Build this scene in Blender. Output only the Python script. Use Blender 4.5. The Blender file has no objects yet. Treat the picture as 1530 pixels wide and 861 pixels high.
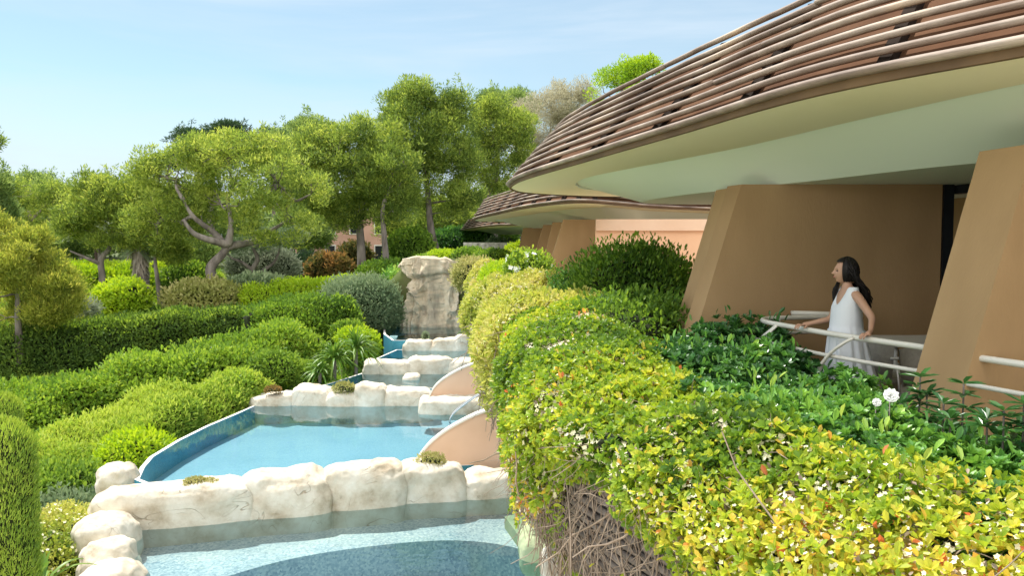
import bpy, math
import numpy as np
from mathutils import Vector
rng = np.random.default_rng(11)
C = bpy.context.scene.collection
CZ, FPX = 5.4, 1200.0
PITCH = math.atan(65.5 / FPX)
R = math.radians
A = lambda *a: np.array(a, float)

# ---------- turn a bearing seen from the viewpoint plus a real depth / height into a world point
def ray(px, py):
    u, v = (px - 765) / FPX, (430.5 - py) / FPX
    c, s = math.cos(PITCH), math.sin(PITCH)
    return A(u, c + v * s, -s + v * c)
def aty(px, py, y):
    d = ray(px, py); return A(0, 0, CZ) + d * (y / d[1])
def atz(px, py, z):
    d = ray(px, py); return A(0, 0, CZ) + d * ((z - CZ) / d[2])

# ---------- noise
def _h(ix, iy, iz, s):
    n = (ix * 374761393 + iy * 668265263 + iz * 1274126177 + s * 974634777) & 0xffffffff
    n = ((n ^ (n >> 13)) * 1274126177) & 0xffffffff
    return ((n ^ (n >> 16)) & 0xffffff) / float(0x7fffff) - 1.0
def vnoise(P, s=0):
    f = np.floor(P); i = f.astype(np.int64); t = P - f; t = t * t * (3 - 2 * t)
    r = 0
    for a in (0, 1):
        wx = t[..., 0] if a else 1 - t[..., 0]
        for b in (0, 1):
            wy = t[..., 1] if b else 1 - t[..., 1]
            for c in (0, 1):
                wz = t[..., 2] if c else 1 - t[..., 2]
                r = r + wx * wy * wz * _h(i[..., 0] + a, i[..., 1] + b, i[..., 2] + c, s)
    return r
def fbm(P, o=3, s=0):
    r, a = 0, 1.0
    for k in range(o):
        r = r + a * vnoise(P * (2.03 ** k), s + k * 7); a *= .5
    return r
def unit(v):
    return v / np.maximum(np.linalg.norm(v, axis=-1, keepdims=True), 1e-9)

# ---------- scene bookkeeping
WL = {}
def tag(o, label=None, cat=None, group=None, kind=None):
    if label: o['label'] = label
    if cat: o['category'] = cat
    if group: o['group'] = group
    if kind: o['kind'] = kind
    return o
def thing(name, loc, label, cat, group=None):
    o = bpy.data.objects.new(name, None); C.objects.link(o)
    o.empty_display_size = .2
    o.location = [float(v) for v in loc]; WL[o] = A(*loc)
    return tag(o, label, cat, group)

class MB:
    """collects quads and builds ONE mesh object"""
    def __init__(s): s.V = []; s.Q = []; s.M = []; s.T = []; s.n = 0; s.S = []
    def add(s, V, Q, mat=0, tint=.5, smooth=True):
        V = np.asarray(V, float).reshape(-1, 3); Q = np.asarray(Q, np.int64).reshape(-1, 4)
        s.V.append(V); s.Q.append(Q + s.n); s.n += len(V)
        s.M.append(np.full(len(Q), mat)); s.S.append(np.full(len(Q), smooth))
        s.T.append(np.broadcast_to(np.asarray(tint, float), (len(V),)) if np.ndim(tint) < 2 else tint)
        return s
    def grid(s, P, cu=False, cv=False, mat=0, tint=.5, smooth=True):
        nu, nv = P.shape[:2]
        i = np.arange(nu if cu else nu - 1); j = np.arange(nv if cv else nv - 1)
        I, J = np.meshgrid(i, j, indexing='ij'); I2 = (I + 1) % nu; J2 = (J + 1) % nv
        Q = np.stack([I * nv + J, I2 * nv + J, I2 * nv + J2, I * nv + J2], -1).reshape(-1, 4)
        return s.add(P.reshape(-1, 3), Q, mat, tint, smooth)
    def box(s, c, size, rot=None, mat=0):
        x, y, z = [v / 2 for v in size]
        V = A([-x,-y,-z],[x,-y,-z],[x,y,-z],[-x,y,-z],[-x,-y,z],[x,-y,z],[x,y,z],[-x,y,z])
        if rot is not None:
            cs, sn = math.cos(rot), math.sin(rot)
            V = np.stack([V[:,0]*cs-V[:,1]*sn, V[:,0]*sn+V[:,1]*cs, V[:,2]], -1)
        Q = [[0,3,2,1],[4,5,6,7],[0,1,5,4],[1,2,6,5],[2,3,7,6],[3,0,4,7]]
        return s.add(V + A(*c), Q, mat, .5, False)
    def hexa(s, V, mat=0):   # 8 corners, same order as box
        Q = [[0,3,2,1],[4,5,6,7],[0,1,5,4],[1,2,6,5],[2,3,7,6],[3,0,4,7]]
        return s.add(V, Q, mat, .5, False)
    def tube(s, pts, rad, n=8, mat=0, tint=.5, flat=None, caps=True):
        P = np.asarray(pts, float); m = len(P)
        rad = np.broadcast_to(np.asarray(rad, float), (m,))
        T = unit(np.gradient(P, axis=0))
        up = A(0, 0, 1) if abs(T[:, 2]).mean() < .8 else A(1, 0, 0)
        U = unit(np.cross(T, up)); W = unit(np.cross(U, T))
        a = np.linspace(0, 2 * math.pi, n, endpoint=False)
        fx, fz = flat or (1, 1)
        G = P[:, None] + (U[:, None] * (np.cos(a) * fx)[None, :, None] + W[:, None] * (np.sin(a) * fz)[None, :, None]) * rad[:, None, None]
        if caps:
            G = np.concatenate([np.repeat(P[:1, None], n, 1), G, np.repeat(P[-1:, None], n, 1)], 0)
        return s.grid(G, cv=True, mat=mat, tint=tint)
    def build(s, name, mats, parent=None, loc=None, label=None, cat=None, group=None, kind=None):
        V = np.concatenate(s.V); Q = np.concatenate(s.Q); T = np.concatenate(s.T)
        if parent is not None: off = WL[parent]
        elif loc is not None: off = A(*loc)
        else: off = A(0, 0, 0)
        V = (V - off).astype(np.float32)
        me = bpy.data.meshes.new(name)
        me.vertices.add(len(V)); me.vertices.foreach_set('co', V.ravel())
        me.loops.add(Q.size); me.loops.foreach_set('vertex_index', Q.astype(np.int32).ravel())
        me.polygons.add(len(Q)); me.polygons.foreach_set('loop_start', np.arange(0, Q.size, 4, dtype=np.int32))
        me.polygons.foreach_set('material_index', np.concatenate(s.M).astype(np.int32))
        me.polygons.foreach_set('use_smooth', np.concatenate(s.S))
        for m in (mats if isinstance(mats, (list, tuple)) else [mats]): me.materials.append(m)
        if T.max() != T.min():
            at = me.attributes.new('tint', 'FLOAT', 'POINT'); at.data.foreach_set('value', T.astype(np.float32))
        me.update()
        o = bpy.data.objects.new(name, me); C.objects.link(o)
        if parent is not None: o.parent = parent; WL[o] = off
        else: o.location = [float(v) for v in off]; WL[o] = off
        return tag(o, label, cat, group, kind)

def poly_obj(name, pts, z, mat, parent=None, label=None, cat=None, kind=None, down=0, group=None):
    ar = sum(pts[i][0]*pts[(i+1) % len(pts)][1] - pts[(i+1) % len(pts)][0]*pts[i][1] for i in range(len(pts)))
    if ar < 0: pts = list(pts)[::-1]      # faces look up
    n = len(pts); V = [(p[0], p[1], z) for p in pts]; Fc = [list(range(n))]
    if down:
        V += [(p[0], p[1], z - down) for p in pts]
        Fc += [[i, i + n, (i + 1) % n + n, (i + 1) % n] for i in range(n)] + [list(range(2 * n - 1, n - 1, -1))]
    off = WL[parent] if parent is not None else A(0, 0, 0)
    V = [tuple(A(*v) - off) for v in V]
    me = bpy.data.meshes.new(name); me.from_pydata(V, [], Fc); me.materials.append(mat); me.update()
    o = bpy.data.objects.new(name, me); C.objects.link(o)
    if parent is not None: o.parent = parent
    WL[o] = off
    return tag(o, label, cat, group, kind)

def spline(ctrl, n, closed=False):
    P = np.asarray(ctrl, float); m = len(P)
    if closed: E = np.concatenate([P[-1:], P, P[:2]])
    else: E = np.concatenate([2 * P[:1] - P[1:2], P, 2 * P[-1:] - P[-2:-1]])
    seg = m if closed else m - 1
    t = np.linspace(0, seg, n, endpoint=not closed); i = np.minimum(t.astype(int), seg - 1); f = (t - i)[:, None]
    a, b, c, d = E[i], E[i + 1], E[i + 2], E[i + 3]
    return .5 * (2 * b + (c - a) * f + (2 * a - 5 * b + 4 * c - d) * f ** 2 + (3 * b - a - 3 * c + d) * f ** 3)

# ---------- materials
def nt(name):
    m = bpy.data.materials.new(name); m.use_nodes = True
    t = m.node_tree; return m, t, t.nodes, t.links, t.nodes['Principled BSDF']
def ramp(N, cols, pos=None):
    r = N.new('ShaderNodeValToRGB'); e = r.color_ramp.elements
    pos = pos or [i / (len(cols) - 1) for i in range(len(cols))]
    while len(e) < len(cols): e.new(.5)
    for i, c in enumerate(cols): e[i].position = pos[i]; e[i].color = (*c, 1)
    return r
def leafmat(name, cols, rough=.5, trans=.35, pos=None, spec=.35):
    m, t, N, L, B = nt(name)
    a = N.new('ShaderNodeAttribute'); a.attribute_name = 'tint'
    r = ramp(N, cols, pos); L.new(a.outputs['Fac'], r.inputs[0])
    L.new(r.outputs[0], B.inputs['Base Color']); B.inputs['Roughness'].default_value = rough
    B.inputs['Specular IOR Level'].default_value = spec
    tr = N.new('ShaderNodeBsdfTranslucent')
    hs = N.new('ShaderNodeHueSaturation'); hs.inputs['Value'].default_value = 1.35; hs.inputs['Saturation'].default_value = 1.05; hs.inputs['Hue'].default_value=.485
    L.new(r.outputs[0], hs.inputs['Color']); L.new(hs.outputs[0], tr.inputs[0])
    mx = N.new('ShaderNodeMixShader'); mx.inputs[0].default_value = trans
    L.new(B.outputs[0], mx.inputs[1]); L.new(tr.outputs[0], mx.inputs[2])
    L.new(mx.outputs[0], N['Material Output'].inputs['Surface'])
    return m
def surf(name, cols, scale=3, rough=.8, bump=.3, bscale=None, detail=6, stretch=(1, 1, 1), spec=.3, dist=.02, pos=None, metal=0):
    """noise-varied material in object space with a fine bump"""
    m, t, N, L, B = nt(name)
    tc = N.new('ShaderNodeTexCoord'); mp = N.new('ShaderNodeMapping'); mp.inputs['Scale'].default_value = stretch
    L.new(tc.outputs['Object'], mp.inputs[0])
    n = N.new('ShaderNodeTexNoise'); n.inputs['Scale'].default_value = scale; n.inputs['Detail'].default_value = detail
    L.new(mp.outputs[0], n.inputs[0])
    if pos is None: k = len(cols); pos = [.3 + .4 * i / max(1, k - 1) for i in range(k)]
    r = ramp(N, cols, pos); L.new(n.outputs[0], r.inputs[0]); L.new(r.outputs[0], B.inputs['Base Color'])
    B.inputs['Roughness'].default_value = rough; B.inputs['Specular IOR Level'].default_value = spec
    B.inputs['Metallic'].default_value = metal
    if bump:
        n2 = N.new('ShaderNodeTexNoise'); n2.inputs['Scale'].default_value = bscale or scale * 5; n2.inputs['Detail'].default_value = 6
        L.new(mp.outputs[0], n2.inputs[0])
        b = N.new('ShaderNodeBump'); b.inputs['Strength'].default_value = bump; b.inputs['Distance'].default_value = dist
        L.new(n2.outputs[0], b.inputs['Height']); L.new(b.outputs[0], B.inputs['Normal'])
    return m

M = {}
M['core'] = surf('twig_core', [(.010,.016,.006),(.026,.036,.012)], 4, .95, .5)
M['bark'] = surf('grey_pine_bark', [(.10,.085,.075),(.22,.19,.17),(.34,.30,.27)], 3, .95, .9, 9, stretch=(1,1,.3), dist=.06)
M['barkd'] = surf('dark_bark', [(.05,.035,.025),(.12,.09,.07)], 3, .95, .9, 9, stretch=(1,1,.3), dist=.06)
M['deadbark'] = surf('bleached_twigs', [(.30,.25,.20),(.45,.40,.33)], 5, .9, .4)
M['twig'] = surf('dry_vine_twigs', [(.20,.15,.11),(.42,.34,.27)], 6, .9, .4)
M['petal'] = surf('cream_petal', [(.74,.70,.46),(.84,.80,.60)], 8, .6, 0)
M['white_petal'] = surf('white_petal', [(.85,.86,.84),(.95,.95,.93)], 8, .6, 0)
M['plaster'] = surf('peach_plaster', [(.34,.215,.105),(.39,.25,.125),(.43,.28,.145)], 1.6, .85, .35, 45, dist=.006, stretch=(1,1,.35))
M['apricot'] = surf('sun_painted_apricot', [(.74,.45,.28),(.80,.51,.33)], 1.2, .85, .2)  # sunlight put into the colour, lighter than the wing plaster
M['plaster_fin'] = surf('pale_pink_plaster', [(.70,.47,.32),(.76,.53,.38),(.80,.58,.43)], .8, .85, .25, 40, dist=.004)
M['coping'] = surf('white_coping', [(.78,.74,.66),(.88,.85,.80)], 4, .7, .2)
M['soffit_ring'] = surf('cream_soffit', [(.80,.76,.52),(.86,.82,.60),(.88,.85,.65)], .55, .6, .05, stretch=(1,.35,1))
M['soffit'] = surf('bounce_green_soffit', [(.74,.84,.72),(.78,.87,.76)], .4, .55, 0)  # green of light bounced off plants and pool, put into the colour
M['panel'] = surf('cedar_panel', [(.070,.032,.016),(.11,.052,.026),(.15,.08,.045)], 1.3, .85, .2, 14, spec=.1)
M['bracket'] = surf('dark_bracket', [(.022,.016,.013),(.045,.034,.028)], 6, .95, .2, spec=.05)
M['fascia'] = surf('brown_fascia', [(.10,.06,.03),(.17,.105,.05)], 2, .6, .2)
M['roofing'] = surf('roof_membrane', [(.20,.18,.15),(.28,.26,.22)], 1, .9, .3)
M['rail'] = surf('ivory_rail_paint', [(.66,.62,.54),(.72,.68,.60)], 5, .35, .05, spec=.5)
M['floor'] = surf('beige_terrace', [(.46,.36,.27),(.56,.45,.34)], 2.5, .8, .3)
M['frame'] = surf('black_door_frame', [(.008,.010,.014),(.015,.018,.022)], 5, .35, 0, spec=.5)
M['curtain'] = surf('grey_curtain', [(.42,.42,.40),(.52,.52,.50)], 2, .9, .1)
M['concrete'] = surf('grey_hull', [(.16,.145,.13),(.28,.26,.24)], 3, .9, .4, stretch=(1,1,1))
M['slatgrey'] = surf('hull_slat', [(.10,.085,.075),(.22,.19,.17)], 4, .85, .4)
M['soil'] = surf('soil', [(.045,.035,.02),(.09,.07,.04)], 3, .95, .6)
M['steel'] = surf('brushed_steel', [(.6,.6,.6),(.7,.7,.7)], 4, .25, 0, metal=1)
M['drystone'] = surf('dry_stone', [(.18,.17,.15),(.36,.34,.31),(.5,.48,.44)], 4, .9, 1, 7, dist=.1)
M['hedgecol']=None

def woodmat():
    m, t, N, L, B = nt('weathered_slat_wood')
    tc = N.new('ShaderNodeTexCoord')
    n = N.new('ShaderNodeTexNoise'); n.inputs['Scale'].default_value = 1.1; n.inputs['Detail'].default_value = 5
    L.new(tc.outputs['Object'], n.inputs[0])
    r = ramp(N, [(.12,.085,.065),(.22,.165,.13),(.33,.27,.22),(.44,.34,.25)], [.3,.45,.58,.72]); L.new(n.outputs[0], r.inputs[0])
    mp = N.new('ShaderNodeMapping'); mp.inputs['Scale'].default_value = (3, 3, 60); L.new(tc.outputs['Object'], mp.inputs[0])
    n2 = N.new('ShaderNodeTexNoise'); n2.inputs['Scale'].default_value = 3; n2.inputs['Detail'].default_value = 6; L.new(mp.outputs[0], n2.inputs[0])
    mx = N.new('ShaderNodeMixRGB'); mx.blend_type = 'MULTIPLY'; mx.inputs[0].default_value = .5
    L.new(r.outputs[0], mx.inputs[1]); L.new(n2.outputs[0], mx.inputs[2])
    g = N.new('ShaderNodeHueSaturation'); g.inputs['Value'].default_value = 1.45; L.new(mx.outputs[0], g.inputs['Color'])
    L.new(g.outputs[0], B.inputs['Base Color']); B.inputs['Roughness'].default_value = .7
    b = N.new('ShaderNodeBump'); b.inputs['Strength'].default_value = .4; b.inputs['Distance'].default_value = .01
    L.new(n2.outputs[0], b.inputs['Height']); L.new(b.outputs[0], B.inputs['Normal'])
    return m
M['wood'] = woodmat()

def rockmat(name, cols, crack=(.46,.38,.28), scale=1.0, streak=False):
    m, t, N, L, B = nt(name)
    tc = N.new('ShaderNodeNewGeometry'); mp = N.new('ShaderNodeMapping'); L.new(tc.outputs['Position'], mp.inputs[0])
    mp.inputs['Scale'].default_value = (1, 1, .35) if streak else (1, 1, 1)
    n = N.new('ShaderNodeTexNoise'); n.inputs['Scale'].default_value = 1.6 * scale; n.inputs['Detail'].default_value = 9; n.inputs['Roughness'].default_value = .65
    L.new(mp.outputs[0], n.inputs[0])
    r = ramp(N, cols, [.30 + .4 * i / (len(cols) - 1) for i in range(len(cols))]); L.new(n.outputs[0], r.inputs[0])
    # thin cracks where a warped noise crosses its middle value, masked by a second noise
    n3 = N.new('ShaderNodeTexNoise'); n3.inputs['Scale'].default_value = .75 * scale; n3.inputs['Detail'].default_value = 3; n3.inputs['Distortion'].default_value = 1.2
    L.new(tc.outputs['Position'], n3.inputs[0])
    s1 = N.new('ShaderNodeMath'); s1.operation = 'SUBTRACT'; s1.inputs[1].default_value = .5; L.new(n3.outputs[0], s1.inputs[0])
    s2 = N.new('ShaderNodeMath'); s2.operation = 'ABSOLUTE'; L.new(s1.outputs[0], s2.inputs[0])
    s3 = N.new('ShaderNodeMapRange'); s3.inputs[1].default_value = .001; s3.inputs[2].default_value = .004; s3.inputs[3].default_value = 1; s3.inputs[4].default_value = 0
    L.new(s2.outputs[0], s3.inputs[0])
    n4 = N.new('ShaderNodeTexNoise'); n4.inputs['Scale'].default_value = 1.1 * scale; L.new(tc.outputs['Position'], n4.inputs[0])
    s4 = N.new('ShaderNodeMapRange'); s4.inputs[1].default_value = .50; s4.inputs[2].default_value = .60; L.new(n4.outputs[0], s4.inputs[0])
    s5 = N.new('ShaderNodeMath'); s5.operation = 'MULTIPLY'; L.new(s3.outputs[0], s5.inputs[0]); L.new(s4.outputs[0], s5.inputs[1])
    mx = N.new('ShaderNodeMixRGB'); L.new(s5.outputs[0], mx.inputs[0]); L.new(r.outputs[0], mx.inputs[1]); mx.inputs[2].default_value = (*crack, 1)
    L.new(mx.outputs[0], B.inputs['Base Color']); B.inputs['Roughness'].default_value = .85; B.inputs['Specular IOR Level'].default_value = .2
    n2 = N.new('ShaderNodeTexNoise'); n2.inputs['Scale'].default_value = 7 * scale; n2.inputs['Detail'].default_value = 9; L.new(mp.outputs[0], n2.inputs[0])
    sb = N.new('ShaderNodeMath'); sb.operation = 'SUBTRACT'; L.new(n2.outputs[0], sb.inputs[0]); L.new(s5.outputs[0], sb.inputs[1])
    b = N.new('ShaderNodeBump'); b.inputs['Strength'].default_value = .55; b.inputs['Distance'].default_value = .05
    L.new(sb.outputs[0], b.inputs['Height']); L.new(b.outputs[0], B.inputs['Normal'])
    return m
M['rock'] = rockmat('cream_limestone', [(.42,.34,.24),(.60,.53,.42),(.72,.67,.57),(.80,.77,.69)])
M['cliff'] = rockmat('weathered_cliff', [(.20,.17,.13),(.42,.36,.27),(.60,.51,.37),(.68,.62,.50)], (.10,.08,.06), .8, True)
M['greenrock'] = rockmat('algae_stone', [(.30,.36,.20),(.40,.46,.28),(.48,.50,.33)])

def watermat(name, tint, bump=.07, sc=3.5):
    m, t, N, L, B = nt(name); N.remove(B)
    tr = N.new('ShaderNodeBsdfTransparent'); tr.inputs[0].default_value = (*tint, 1)
    gl = N.new('ShaderNodeBsdfGlossy'); gl.inputs['Roughness'].default_value = .015
    fr = N.new('ShaderNodeFresnel'); fr.inputs[0].default_value = 1.42
    tc = N.new('ShaderNodeTexCoord'); n = N.new('ShaderNodeTexNoise'); n.inputs['Scale'].default_value = sc; n.inputs['Detail'].default_value = 4
    L.new(tc.outputs['Object'], n.inputs[0])
    b = N.new('ShaderNodeBump'); b.inputs['Strength'].default_value = bump; b.inputs['Distance'].default_value = .05
    L.new(n.outputs[0], b.inputs['Height'])
    for k in (gl, fr): L.new(b.outputs[0], k.inputs['Normal'])
    mx = N.new('ShaderNodeMixShader'); L.new(fr.outputs[0], mx.inputs[0]); L.new(tr.outputs[0], mx.inputs[1]); L.new(gl.outputs[0], mx.inputs[2])
    L.new(mx.outputs[0], N['Material Output'].inputs['Surface'])
    return m
M['water'] = watermat('pool_water', (.72,.90,.93))
M['water1'] = watermat('clear_pool_water', (.74,.87,.87), .10, 4.5)
def tilemat(name, cols, sc=40):
    m, t, N, L, B = nt(name)
    tc = N.new('ShaderNodeTexCoord'); v = N.new('ShaderNodeTexVoronoi'); v.inputs['Scale'].default_value = sc
    L.new(tc.outputs['Object'], v.inputs[0]); bw = N.new('ShaderNodeRGBToBW'); L.new(v.outputs['Color'], bw.inputs[0])
    n = N.new('ShaderNodeTexNoise'); n.inputs['Scale'].default_value = .7; n.inputs['Detail'].default_value = 5; L.new(tc.outputs['Object'], n.inputs[0])
    ad = N.new('ShaderNodeMath'); ad.operation = 'MULTIPLY_ADD'; L.new(n.outputs[0], ad.inputs[0]); ad.inputs[1].default_value = .8
    sb = N.new('ShaderNodeMath'); sb.operation = 'MULTIPLY'; sb.inputs[1].default_value = .55; L.new(bw.outputs[0], sb.inputs[0]); L.new(sb.outputs[0], ad.inputs[2])
    r = ramp(N, cols, [.35 + .55 * i / (len(cols) - 1) for i in range(len(cols))]); L.new(ad.outputs[0], r.inputs[0])
    L.new(r.outputs[0], B.inputs['Base Color']); B.inputs['Roughness'].default_value = .6
    return m
M['tileblue'] = tilemat('blue_pool_tile', [(.26,.40,.49),(.31,.45,.54),(.36,.50,.58)], 30)
M['tiledeep'] = tilemat('deep_blue_pool_tile', [(.03,.22,.34),(.05,.29,.42),(.07,.35,.48)], 30)
M['pebble'] = tilemat('pebble_pool_floor', [(.20,.27,.33),(.36,.42,.47),(.50,.54,.57),(.70,.69,.66)], 26)
M['pebbledeep'] = tilemat('deep_pebble_pool_floor', [(.10,.25,.34),(.18,.36,.45),(.30,.47,.54),(.50,.60,.63)], 24)

# ---------- foliage
class Leaves(MB):
    def quadleaf(s, P, D, Nn, L, W, tint, mat=0, fold=.18, shape='leaf', droop=0):
        """one leaf per row: base P, direction D, normal Nn. 'leaf' = folded 2-quad leaf, 'needle' = 1 thin quad, 'dia' = diamond"""
        n = len(P); D = unit(D); S = unit(np.cross(D, Nn)); U = np.cross(S, D)
        L = np.broadcast_to(L, (n,))[:, None]; W = np.broadcast_to(W, (n,))[:, None]
        if shape == 'leaf':
            V = np.stack([P, P + D*L*.35 - S*W*.42 + U*W*fold, P + D*L*.75 - S*W*.5 + U*W*fold - U*L*droop*.5,
                          P + D*L - U*L*droop, P + D*L*.75 + S*W*.5 + U*W*fold - U*L*droop*.5, P + D*L*.35 + S*W*.42 + U*W*fold], 1)
            b = np.arange(n)[:, None] * 6
            Q = np.concatenate([b + A(0,3,2,1).astype(int), b + A(0,5,4,3).astype(int)])
            s.add(V, Q, mat, np.repeat(tint, 6), False)
        elif shape == 'dia':
            V = np.stack([P, P + D*L*.5 - S*W*.5 + U*W*fold, P + D*L, P + D*L*.5 + S*W*.5 + U*W*fold], 1)
            s.add(V, np.arange(4*n).reshape(-1, 4), mat, np.repeat(tint, 4), False)
        else:
            V = np.stack([P - S*W*.5, P + D*L - S*W*.15, P + D*L + S*W*.15, P + S*W*.5], 1)
            s.add(V, np.arange(4*n).reshape(-1, 4), mat, np.repeat(tint, 4), False)
    def flowers(s, P, Nn, r, mat, petals=5):
        n = len(P); ax = unit(Nn + rng.normal(0, .35, (n, 3))); t = unit(np.cross(ax, rng.normal(0, 1, (n, 3)))); b = np.cross(ax, t)
        ph = rng.uniform(0, 6.28, n)
        for k in range(petals):
            a = ph + k * 2 * math.pi / petals
            d = t*np.cos(a)[:, None] + b*np.sin(a)[:, None] + ax * .25
            s.quadleaf(P, d, ax, r, r * .8, rng.uniform(0, 1, n), mat, .1, 'dia')
def normals(P):
    du = np.gradient(P, axis=0); dv = np.gradient(P, axis=1); n = unit(np.cross(du, dv))
    c = P.mean(1, keepdims=True)
    if (n * (P - c)).sum() < 0: n = -n
    return n
def displace(P, amp, scale, seed, oct=3):
    return P + normals(P) * (fbm(P * scale, oct, seed) * amp)[..., None]
def sample(P, n, mask=None):
    N = normals(P); a, b, c, d = P[:-1, :-1], P[1:, :-1], P[1:, 1:], P[:-1, 1:]
    ar = np.linalg.norm(np.cross(c - a, d - b), axis=-1)
    if mask is not None: ar = ar * mask(P[:-1, :-1], N[:-1, :-1])
    p = ar.ravel() / ar.sum(); idx = rng.choice(p.size, n, p=p)
    i, j = np.unravel_index(idx, ar.shape); u, v = rng.random((2, n, 1))
    q = lambda G: G[i, j]*(1-u)*(1-v) + G[i+1, j]*u*(1-v) + G[i+1, j+1]*u*v + G[i, j+1]*(1-u)*v
    return q(P), unit(q(N))
def blob(c, r, nu=22, nv=36, low=.72, sq=1.0):
    """rows from the top pole downwards, closed in v (last column repeats the first)"""
    th = np.linspace(0.02, math.pi * low, nu)[:, None]; ph = np.linspace(0, 2 * math.pi, nv)[None]
    f = lambda x: np.sign(x) * np.abs(x) ** sq
    return np.stack([c[0] + r[0]*f(np.sin(th))*f(np.cos(ph)), c[1] + r[1]*f(np.sin(th))*f(np.sin(ph)), c[2] + r[2]*f(np.cos(th)) + 0*ph], -1)
def shell(f, P, n, L, W, mat=0, shape='leaf', up=.35, out=.8, spread=.7, inset=.12, outset=.05, tint=(.5,.25,.25), tscale=1.0, seed=0, droop=.1, mask=None, fold=.18):
    p, N = sample(P, n, mask)
    dep = rng.uniform(-inset, outset, n)
    D = unit(N*out + A(0, 0, up) + rng.normal(0, spread, (n, 3)))
    nn = unit(N + A(0, 0, .6) + rng.normal(0, .5, (n, 3)))
    tt = np.clip(tint[0] + tint[1]*fbm(p*tscale, 2, seed) + tint[2]*rng.normal(0, .6, n), 0, 1)
    s = rng.uniform(.65, 1.2, n)
    f.quadleaf(p + N*dep[:, None], D, nn, L*s, W*s, tt, mat, fold, shape, droop)
def rosettes(f, P, n, k, L, W, mat=0, tilt=62, up=.7, inset=.1, outset=.1, tint=(.5,.25,.25), tscale=1.5, seed=0, mask=None):
    p, N = sample(P, n, mask)
    p = p + N * rng.uniform(-inset, outset, (n, 1))
    ax = unit(N + A(0, 0, up) + rng.normal(0, .35, (n, 3))); t = unit(np.cross(ax, rng.normal(0, 1, (n, 3)))); b = np.cross(ax, t)
    base = np.minimum(tint[0] + tint[1]*fbm(p*tscale, 2, seed) + tint[2]*rng.normal(0, .6, n), .82)
    ph = rng.uniform(0, 6.28, n); s = rng.uniform(.7, 1.2, n)
    for i in range(k):
        a = ph + i * 2.399; tl = R(tilt) * (.35 + .75 * i / k) + rng.normal(0, .12, n)
        rad = t*np.cos(a)[:, None] + b*np.sin(a)[:, None]
        D = ax*np.cos(tl)[:, None] + rad*np.sin(tl)[:, None]; U = ax*np.sin(tl)[:, None] - rad*np.cos(tl)[:, None]
        f.quadleaf(p, D, U, L*s*(.7+.3*i/k), W*s, np.clip(base + rng.normal(0, .06, n), 0, 1), mat, .12, 'leaf', .12)
def shrink(P, d): return P - normals(P) * d

# leaf colour families (real leaf colours, from old leaves to new shoots)
LM = {}
LM['jasmine'] = leafmat('jasmine_leaf', [(0.068,0.150,0.021),(0.180,0.315,0.030),(0.375,0.480,0.045),(0.600,0.600,0.075),(0.720,0.495,0.090),(0.630,0.210,0.075)], .42, .4, [0,.3,.55,.78,.93,1])
LM['yellowj'] = leafmat('yellow_jasmine_leaf', [(.10,.19,.03),(.26,.36,.05),(.42,.47,.08),(.56,.55,.14),(.62,.55,.24)], .45, .4)
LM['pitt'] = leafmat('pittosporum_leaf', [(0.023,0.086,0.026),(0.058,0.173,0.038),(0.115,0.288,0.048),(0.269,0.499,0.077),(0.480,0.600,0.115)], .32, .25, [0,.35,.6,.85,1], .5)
LM['bright'] = leafmat('bright_hedge_leaf', [(.06,.14,.02),(.15,.28,.035),(.28,.43,.05),(.44,.53,.08)], .5, .42)
LM['lime'] = leafmat('lime_hedge_leaf', [(0.216,0.378,0.027),(0.378,0.540,0.034),(0.540,0.621,0.054)], .5, .4)
LM['conifer'] = leafmat('clipped_conifer', [(0.038,0.090,0.017),(0.078,0.147,0.024),(0.155,0.250,0.031),(0.293,0.380,0.044)], .65, .25)
LM['juniper'] = leafmat('juniper', [(0.105,0.203,0.030),(0.213,0.356,0.043),(0.377,0.507,0.065),(0.519,0.609,0.108)], .6, .3)
LM['olive'] = leafmat('grey_green_leaf', [(0.095,0.162,0.081),(0.189,0.270,0.135),(0.324,0.392,0.216)], .55, .3)
LM['silver'] = leafmat('silver_leaf', [(0.138,0.184,0.115),(0.276,0.322,0.218),(0.414,0.437,0.310)], .6, .3)
LM['pine'] = leafmat('aleppo_needles', [(0.067,0.122,0.027),(0.159,0.244,0.043),(0.305,0.403,0.067),(0.488,0.549,0.110)], .6, .5)
LM['pineback'] = leafmat('far_pine_needles', [(0.075,0.138,0.044),(0.138,0.225,0.062),(0.250,0.350,0.088),(0.400,0.500,0.138)], .6, .45)
LM['golden'] = leafmat('golden_pine_needles', [(0.099,0.154,0.028),(0.209,0.275,0.039),(0.374,0.418,0.066),(0.528,0.528,0.099)], .6, .5)
LM['cedar'] = leafmat('cedar_needles', [(0.015,0.048,0.022),(0.041,0.088,0.035),(0.080,0.137,0.048)], .6, .2)
LM['pale'] = leafmat('pale_tamarisk', [(.28,.26,.17),(.42,.40,.27),(.54,.52,.36)], .7, .4)
LM['straw'] = leafmat('straw_shrub', [(0.172,0.218,0.046),(0.368,0.380,0.115),(0.552,0.506,0.230)], .6, .35)
LM['autumn'] = leafmat('orange_shrub', [(.07,.10,.03),(.16,.15,.04),(.30,.20,.06),(.42,.24,.08)], .6, .35)
LM['cord'] = leafmat('strap_leaf', [(0.057,0.149,0.023),(0.127,0.253,0.034),(0.253,0.368,0.069)], .4, .3)
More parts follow.
